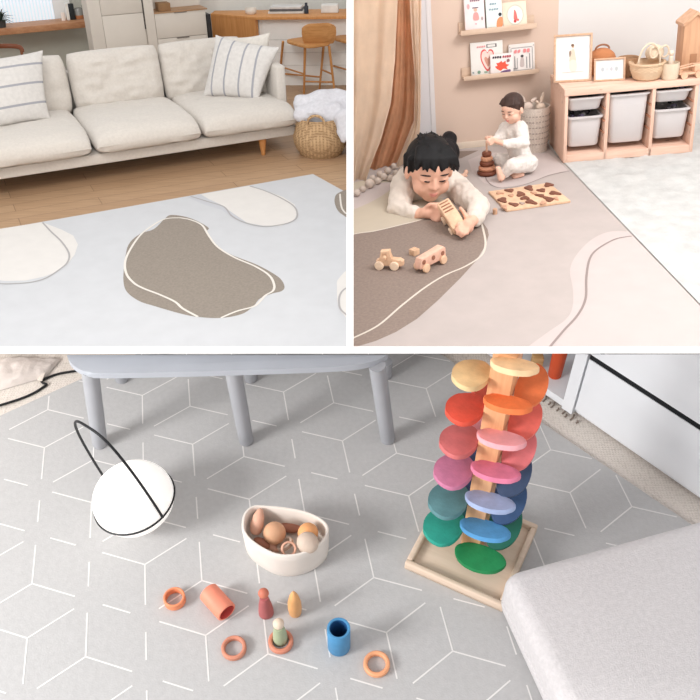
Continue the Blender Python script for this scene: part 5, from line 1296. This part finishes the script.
# the van between the hands
a = R.at(446, 208.5, .085); b = R.at(457, 224, .065); fx = (b - a).normalized(); side_ = V3((.86, -.45, .25)); side_ = (side_ - fx * side_.dot(fx)).normalized(); upv = fx.cross(side_) * -1
if upv.z < 0: upv = -upv
VM = Matrix((fx, upv.cross(fx), upv)).transposed().to_4x4(); VM.translation = (a + b) / 2
tv = thing('wooden_van', 'pale wooden toy van with slotted roof held in the hands of the lying child', 'toy', VM.translation, 0)
Lh = (b - a).length / 2 + .022
bm = B(); prism(bm, [(-Lh, -.045), (Lh * .95, -.045), (Lh, -.005), (Lh * .55, .045), (-Lh * .9, .048), (-Lh, .02)], -.038, .038, VM @ Matrix.Rotation(pi / 2, 4, 'X'), .008, 3); bo = part('body', bm, beech, tv)
for k in range(4):
    x = -Lh * .75 + k * .034; bm = B(); box(bm, (x, -.026, .046), (x + .011, .026, .0495), VM, .001); part('roof_slot', bm, plain('slot_brown', (156, 108, 84), .7), bo, 'dark roof slot')
bm = B(); box(bm, (-Lh * .5, -.0395, -.005), (Lh * .35, -.037, .025), VM); box(bm, (-Lh * .5, .037, -.005), (Lh * .35, .0395, .025), VM); part('window', bm, beech2, bo)
for x in (-Lh * .6, Lh * .55):
    for s in (-1, 1): wheel(tv, VM @ V3((x, s * .044, -.048)), (VM.to_3x3() @ V3((0, s, 0))), .026, .014, plain('wheel_pale', (232, 206, 180)))

# ------------------------------------------------------------------ the baby
t = thing('baby', 'baby with short brown hair in white pyjamas sitting at the stacking rings', 'person', R.at(520, 173))
hb = Head(P(512.3, 108.6, 5.22), (-.72, -.62, -.32), (-.22, -.16, .96), .172)
NKb, CB, BB, PB = P(514.5, 122, 5.27), P(514, 132, 5.28), P(518, 148, 5.28), P(523, 162.5, 5.28)
s1, e1_, w1_ = P(520.5, 128, 5.22), P(524, 142.5, 5.15), P(503.5, 143.5, 5.12); h1 = P(494.5, 140.5, 5.16)
s2, e2_, w2_ = P(506, 128, 5.31), P(499, 138.5, 5.27), P(494.5, 140.5, 5.24); h2 = P(490.5, 138.5, 5.24)
hp1, k1, an1 = P(528.5, 163, 5.22), P(512.5, 165.5, 5.10), P(504.5, 173, 5.12)
hp2, k2, an2 = P(518, 162, 5.32), P(499.5, 160, 5.34), P(509, 170, 5.26)
bm = B(); hb.skull(bm); limb(bm, hb.p(0, -.1, -.25), NKb, .034, .036); chain(bm, [NKb, CB, BB, PB], [.036, .05, .055, .058])
chain(bm, [CB, s1, e1_, w1_, h1], [.04, .03, .025, .017, .016]); chain(bm, [CB, s2, e2_, w2_, h2], [.04, .03, .025, .017, .016])
chain(bm, [PB, hp1, k1, an1], [.05, .045, .034, .022]); chain(bm, [PB, hp2, k2, an2], [.05, .045, .034, .022])
f1a, f1b = P(501, 178, 5.1), P(498.2, 168.5, 5.11); chain(bm, [an1, f1a, f1b], [.022, .022, .016]); 
for k in range(5): limb(bm, f1b + V3((-.012 + .006 * k, 0, 0)), f1b + V3((-.015 + .0075 * k, -.004, .012 - .002 * k)), .0055, .0045, 8)
f2 = R.at(518, 175.5, .017); chain(bm, [an2, f2 + V3((-.02, 0, 0)), f2 + V3((.03, .01, 0))], [.02, .019, .014])
ball(bm, h1, (.024, .017, .018)); ball(bm, h2, (.02, .017, .018))
fingers(bm, h1, [P(491.5, 138.2, 5.14), P(491, 140.2, 5.135), P(491.2, 142.2, 5.135), P(492, 144, 5.14)], [P(486.8, 138.6, 5.14), P(486.3, 140.8, 5.13), P(486.7, 142.8, 5.13), P(488, 144.8, 5.135)], .0058, V3((0, -.010, .002)))
chain(bm, [P(494, 138.6, 5.15), P(491, 136.6, 5.15), P(487.6, 136.6, 5.16)], [.008, .0065, .0055], 8)
fingers(bm, h2, [P(488, 136.4, 5.23), P(487.4, 138, 5.225)], [P(485, 137.2, 5.24), P(484.8, 139.2, 5.24)], .0056, V3((0, -.008, .002)))
part('body', fuse(bm, .0042, 4), skin_b, t)
hb.face(t, plain('lips_baby', (212, 132, 124), .5))
bm = B(); hb.e(bm, (0, -.075, .145), (.392, .432, .398)); hb.e(bm, (0, -.24, -.02), (.31, .25, .26))
for k in range(9):
    x = -.3 + .6 * k / 8; hb.l(bm, (x * .8, .10, .44 - .35 * x * x), (x * 1.0, .30 - .5 * x * x, .30), .045, .03)
for s in (-1, 1): hb.l(bm, (s * .37, .02, .22), (s * .385, .06, .03), .05, .016)
part('hair', fuse(bm, .0045, 3), hairb, t)
pj = plain('pyjama', (224, 216, 209), .95, .035, 60, 200, .3, sheen=.2)
bm = B(); chain(bm, [CB + V3((0, 0, .01)), BB, PB], [.066, .068, .07]); limb(bm, s1, s2, .045, .045)
chain(bm, [s1, e1_, w1_.lerp(e1_, .1)], [.045, .036, .027]); chain(bm, [s2, e2_, w2_.lerp(e2_, .1)], [.042, .034, .025])
chain(bm, [PB, hp1, k1, an1.lerp(k1, .12)], [.064, .06, .047, .034]); chain(bm, [PB, hp2, k2, an2.lerp(k2, .1)], [.06, .056, .045, .032])
bm = fuse(bm, .005, 4)
for v in bm.verts: v.co += v.normal * (.005 * noise.noise(v.co * 30) + .003 * noise.noise(v.co * 70))
part('pyjamas', bm, pj, t)
bm = B()
for k in range(4): ball(bm, CB.lerp(BB, k * .3) + V3((-.045, -.045, .004)), (.005, .005, .005), None, 8, 6)
part('button', bm, plain('button_pale', (206, 190, 178), .5), t)
# ================================================================== the display that holds the rooms
WORLD_PITCH = 31.0
CAMW = Matrix.Translation((0, 0, 2.6)) @ Matrix.Rotation(RAD(90 - WORLD_PITCH), 4, 'X')
wallwhite = plain('display_white', (250, 249, 248), .7, .003, 4, spec=.1)
D0, D1 = 1.3, 13.0; TH = 7.0 / FPX * D0 / 2
def camspace(name, lo, hi):
    bm = B(); box(bm, lo, hi)
    bm.transform(CAMW); o = bpy.data.objects.new(name, mesh_of(bm, name, wallwhite)); COL.objects.link(o); o['kind'] = 'structure'; return o
camspace('floor_upper', (-6, -TH, -D1), (6, TH, -D0))           # board between the upper rooms and the lower one
camspace('wall_middle', (-TH, TH, -D1), (TH, 6, -D0))           # partition between the two upper rooms

def trim(o, M, planes):
    """end an object flush with the partition boards: planes are (point, outward normal) in room coordinates"""
    M = M @ o.matrix_basis
    if o.type == 'MESH':
        me = o.data; inv = M.inverted(); todo = []
        for p, nn in planes:
            ds = [(M @ v.co - p).dot(nn) for v in me.vertices]
            if ds and max(ds) > 0: todo.append((inv @ p, (inv.to_3x3() @ nn).normalized()))
        if todo:
            if me.users > 1: o.data = me = me.copy()
            bm = bmesh.new(); bm.from_mesh(me)
            for p, nn in todo:
                if len(bm.faces): bmesh.ops.bisect_plane(bm, geom=bm.verts[:] + bm.edges[:] + bm.faces[:], plane_co=p, plane_no=nn, clear_outer=True)
            bm.to_mesh(me); bm.free()
    for c in list(o.children): trim(c, M, planes)
    if o.type == 'MESH' and not o.data.polygons and not o.children: bpy.data.objects.remove(o)
def side(room, u, v, axis):
    r = room.ray(u, v); k = room.U if axis == 'u' else room.X
    nn = r.cross(k).normalized(); return nn
EDGE = {LIV: [], NUR: [], TOY: []}
for room, cuts in ((TOY, [('v', 352.3, -1)]), (LIV, [('u', 347.8, 1), ('v', 347.8, 1)]), (NUR, [('u', 352.2, -1), ('v', 347.8, 1)])):
    for ax, val, sg in cuts:
        if ax == 'v': r = room.ray(350, val); nn = r.cross(room.X).normalized(); nn = nn if nn.dot(room.U) * -sg > 0 else -nn
        else: r = room.ray(val, 350); nn = r.cross(room.U).normalized(); nn = nn if nn.dot(room.X) * sg > 0 else -nn
        EDGE[room].append((room.c.copy(), nn))
for o, room in list(TOPS):
    trim(o, Matrix.Identity(4), EDGE[room])
for o, room in TOPS:
    o.matrix_basis = CAMW @ room.cam.inverted() @ o.matrix_basis

cam = bpy.data.cameras.new('camera'); co = bpy.data.objects.new('camera', cam); COL.objects.link(co)
co.matrix_basis = CAMW; cam.sensor_fit = 'HORIZONTAL'; cam.sensor_width = 36; cam.lens = FPX / 700 * 36; cam.clip_start = .05; cam.clip_end = 200
SC.camera = co

def lamp_in(room, data, P, target=None):
    o = bpy.data.objects.new(data.name, data); COL.objects.link(o)
    M = Matrix.Translation(P)
    if target is not None: M = M @ rot_to(Vector(P) - Vector(target)).to_4x4()
    o.matrix_basis = CAMW @ room.cam.inverted() @ M; return o
lamp_in(LAMP_AT[0], lp, LAMP_AT[1])
def area(name, room, P, T, size, power, color=(1, 1, 1)):
    l = bpy.data.lights.new(name, 'AREA'); l.shape = 'RECTANGLE'; l.size = size[0]; l.size_y = size[1]; l.energy = power; l.color = color
    return lamp_in(room, l, P, T)
area('added_area_light', TOY, (-2.4, -.1, 1.35), (.15, 1.05, 0), (.9, .7), 78, (1, .99, .98))  # area light added off to the left, no window is built there
area('added_area_light', LIV, (-1.6, 2.2, 5.2), (-1.6, 8.0, .3), (3.0, 2.0), 215, (1, .985, .96))  # area light added overhead to brighten the sofa room, not a window
area('added_area_light', NUR, (2.4, 3.0, 3.0), (1.0, 5.0, .1), (1.8, 1.4), 108, (1, .98, .98))  # area light added above right to brighten the playroom, no window there

w = bpy.data.worlds.new('sky'); SC.world = w; w.use_nodes = True
n = w.node_tree.nodes; l = w.node_tree.links; bg = n['Background']
tc = n.new('ShaderNodeTexCoord'); sp = n.new('ShaderNodeSeparateXYZ'); l.new(tc.outputs['Generated'], sp.inputs[0])
mr = n.new('ShaderNodeMapRange'); mr.inputs[1].default_value = -1; mr.inputs[2].default_value = 1; l.new(sp.outputs['Z'], mr.inputs[0])
rp = n.new('ShaderNodeValToRGB'); l.new(mr.outputs[0], rp.inputs[0])
rp.color_ramp.elements[0].color = (.78, .76, .74, 1); rp.color_ramp.elements[1].color = (1, 1, 1, 1)
l.new(rp.outputs['Color'], bg.inputs['Color']); bg.inputs['Strength'].default_value = .95

vs = SC.view_settings; vs.view_transform = 'Standard'; vs.look = 'None'; vs.exposure = 0; vs.gamma = 1; vs.use_curve_mapping = False
SC.render.film_transparent = False
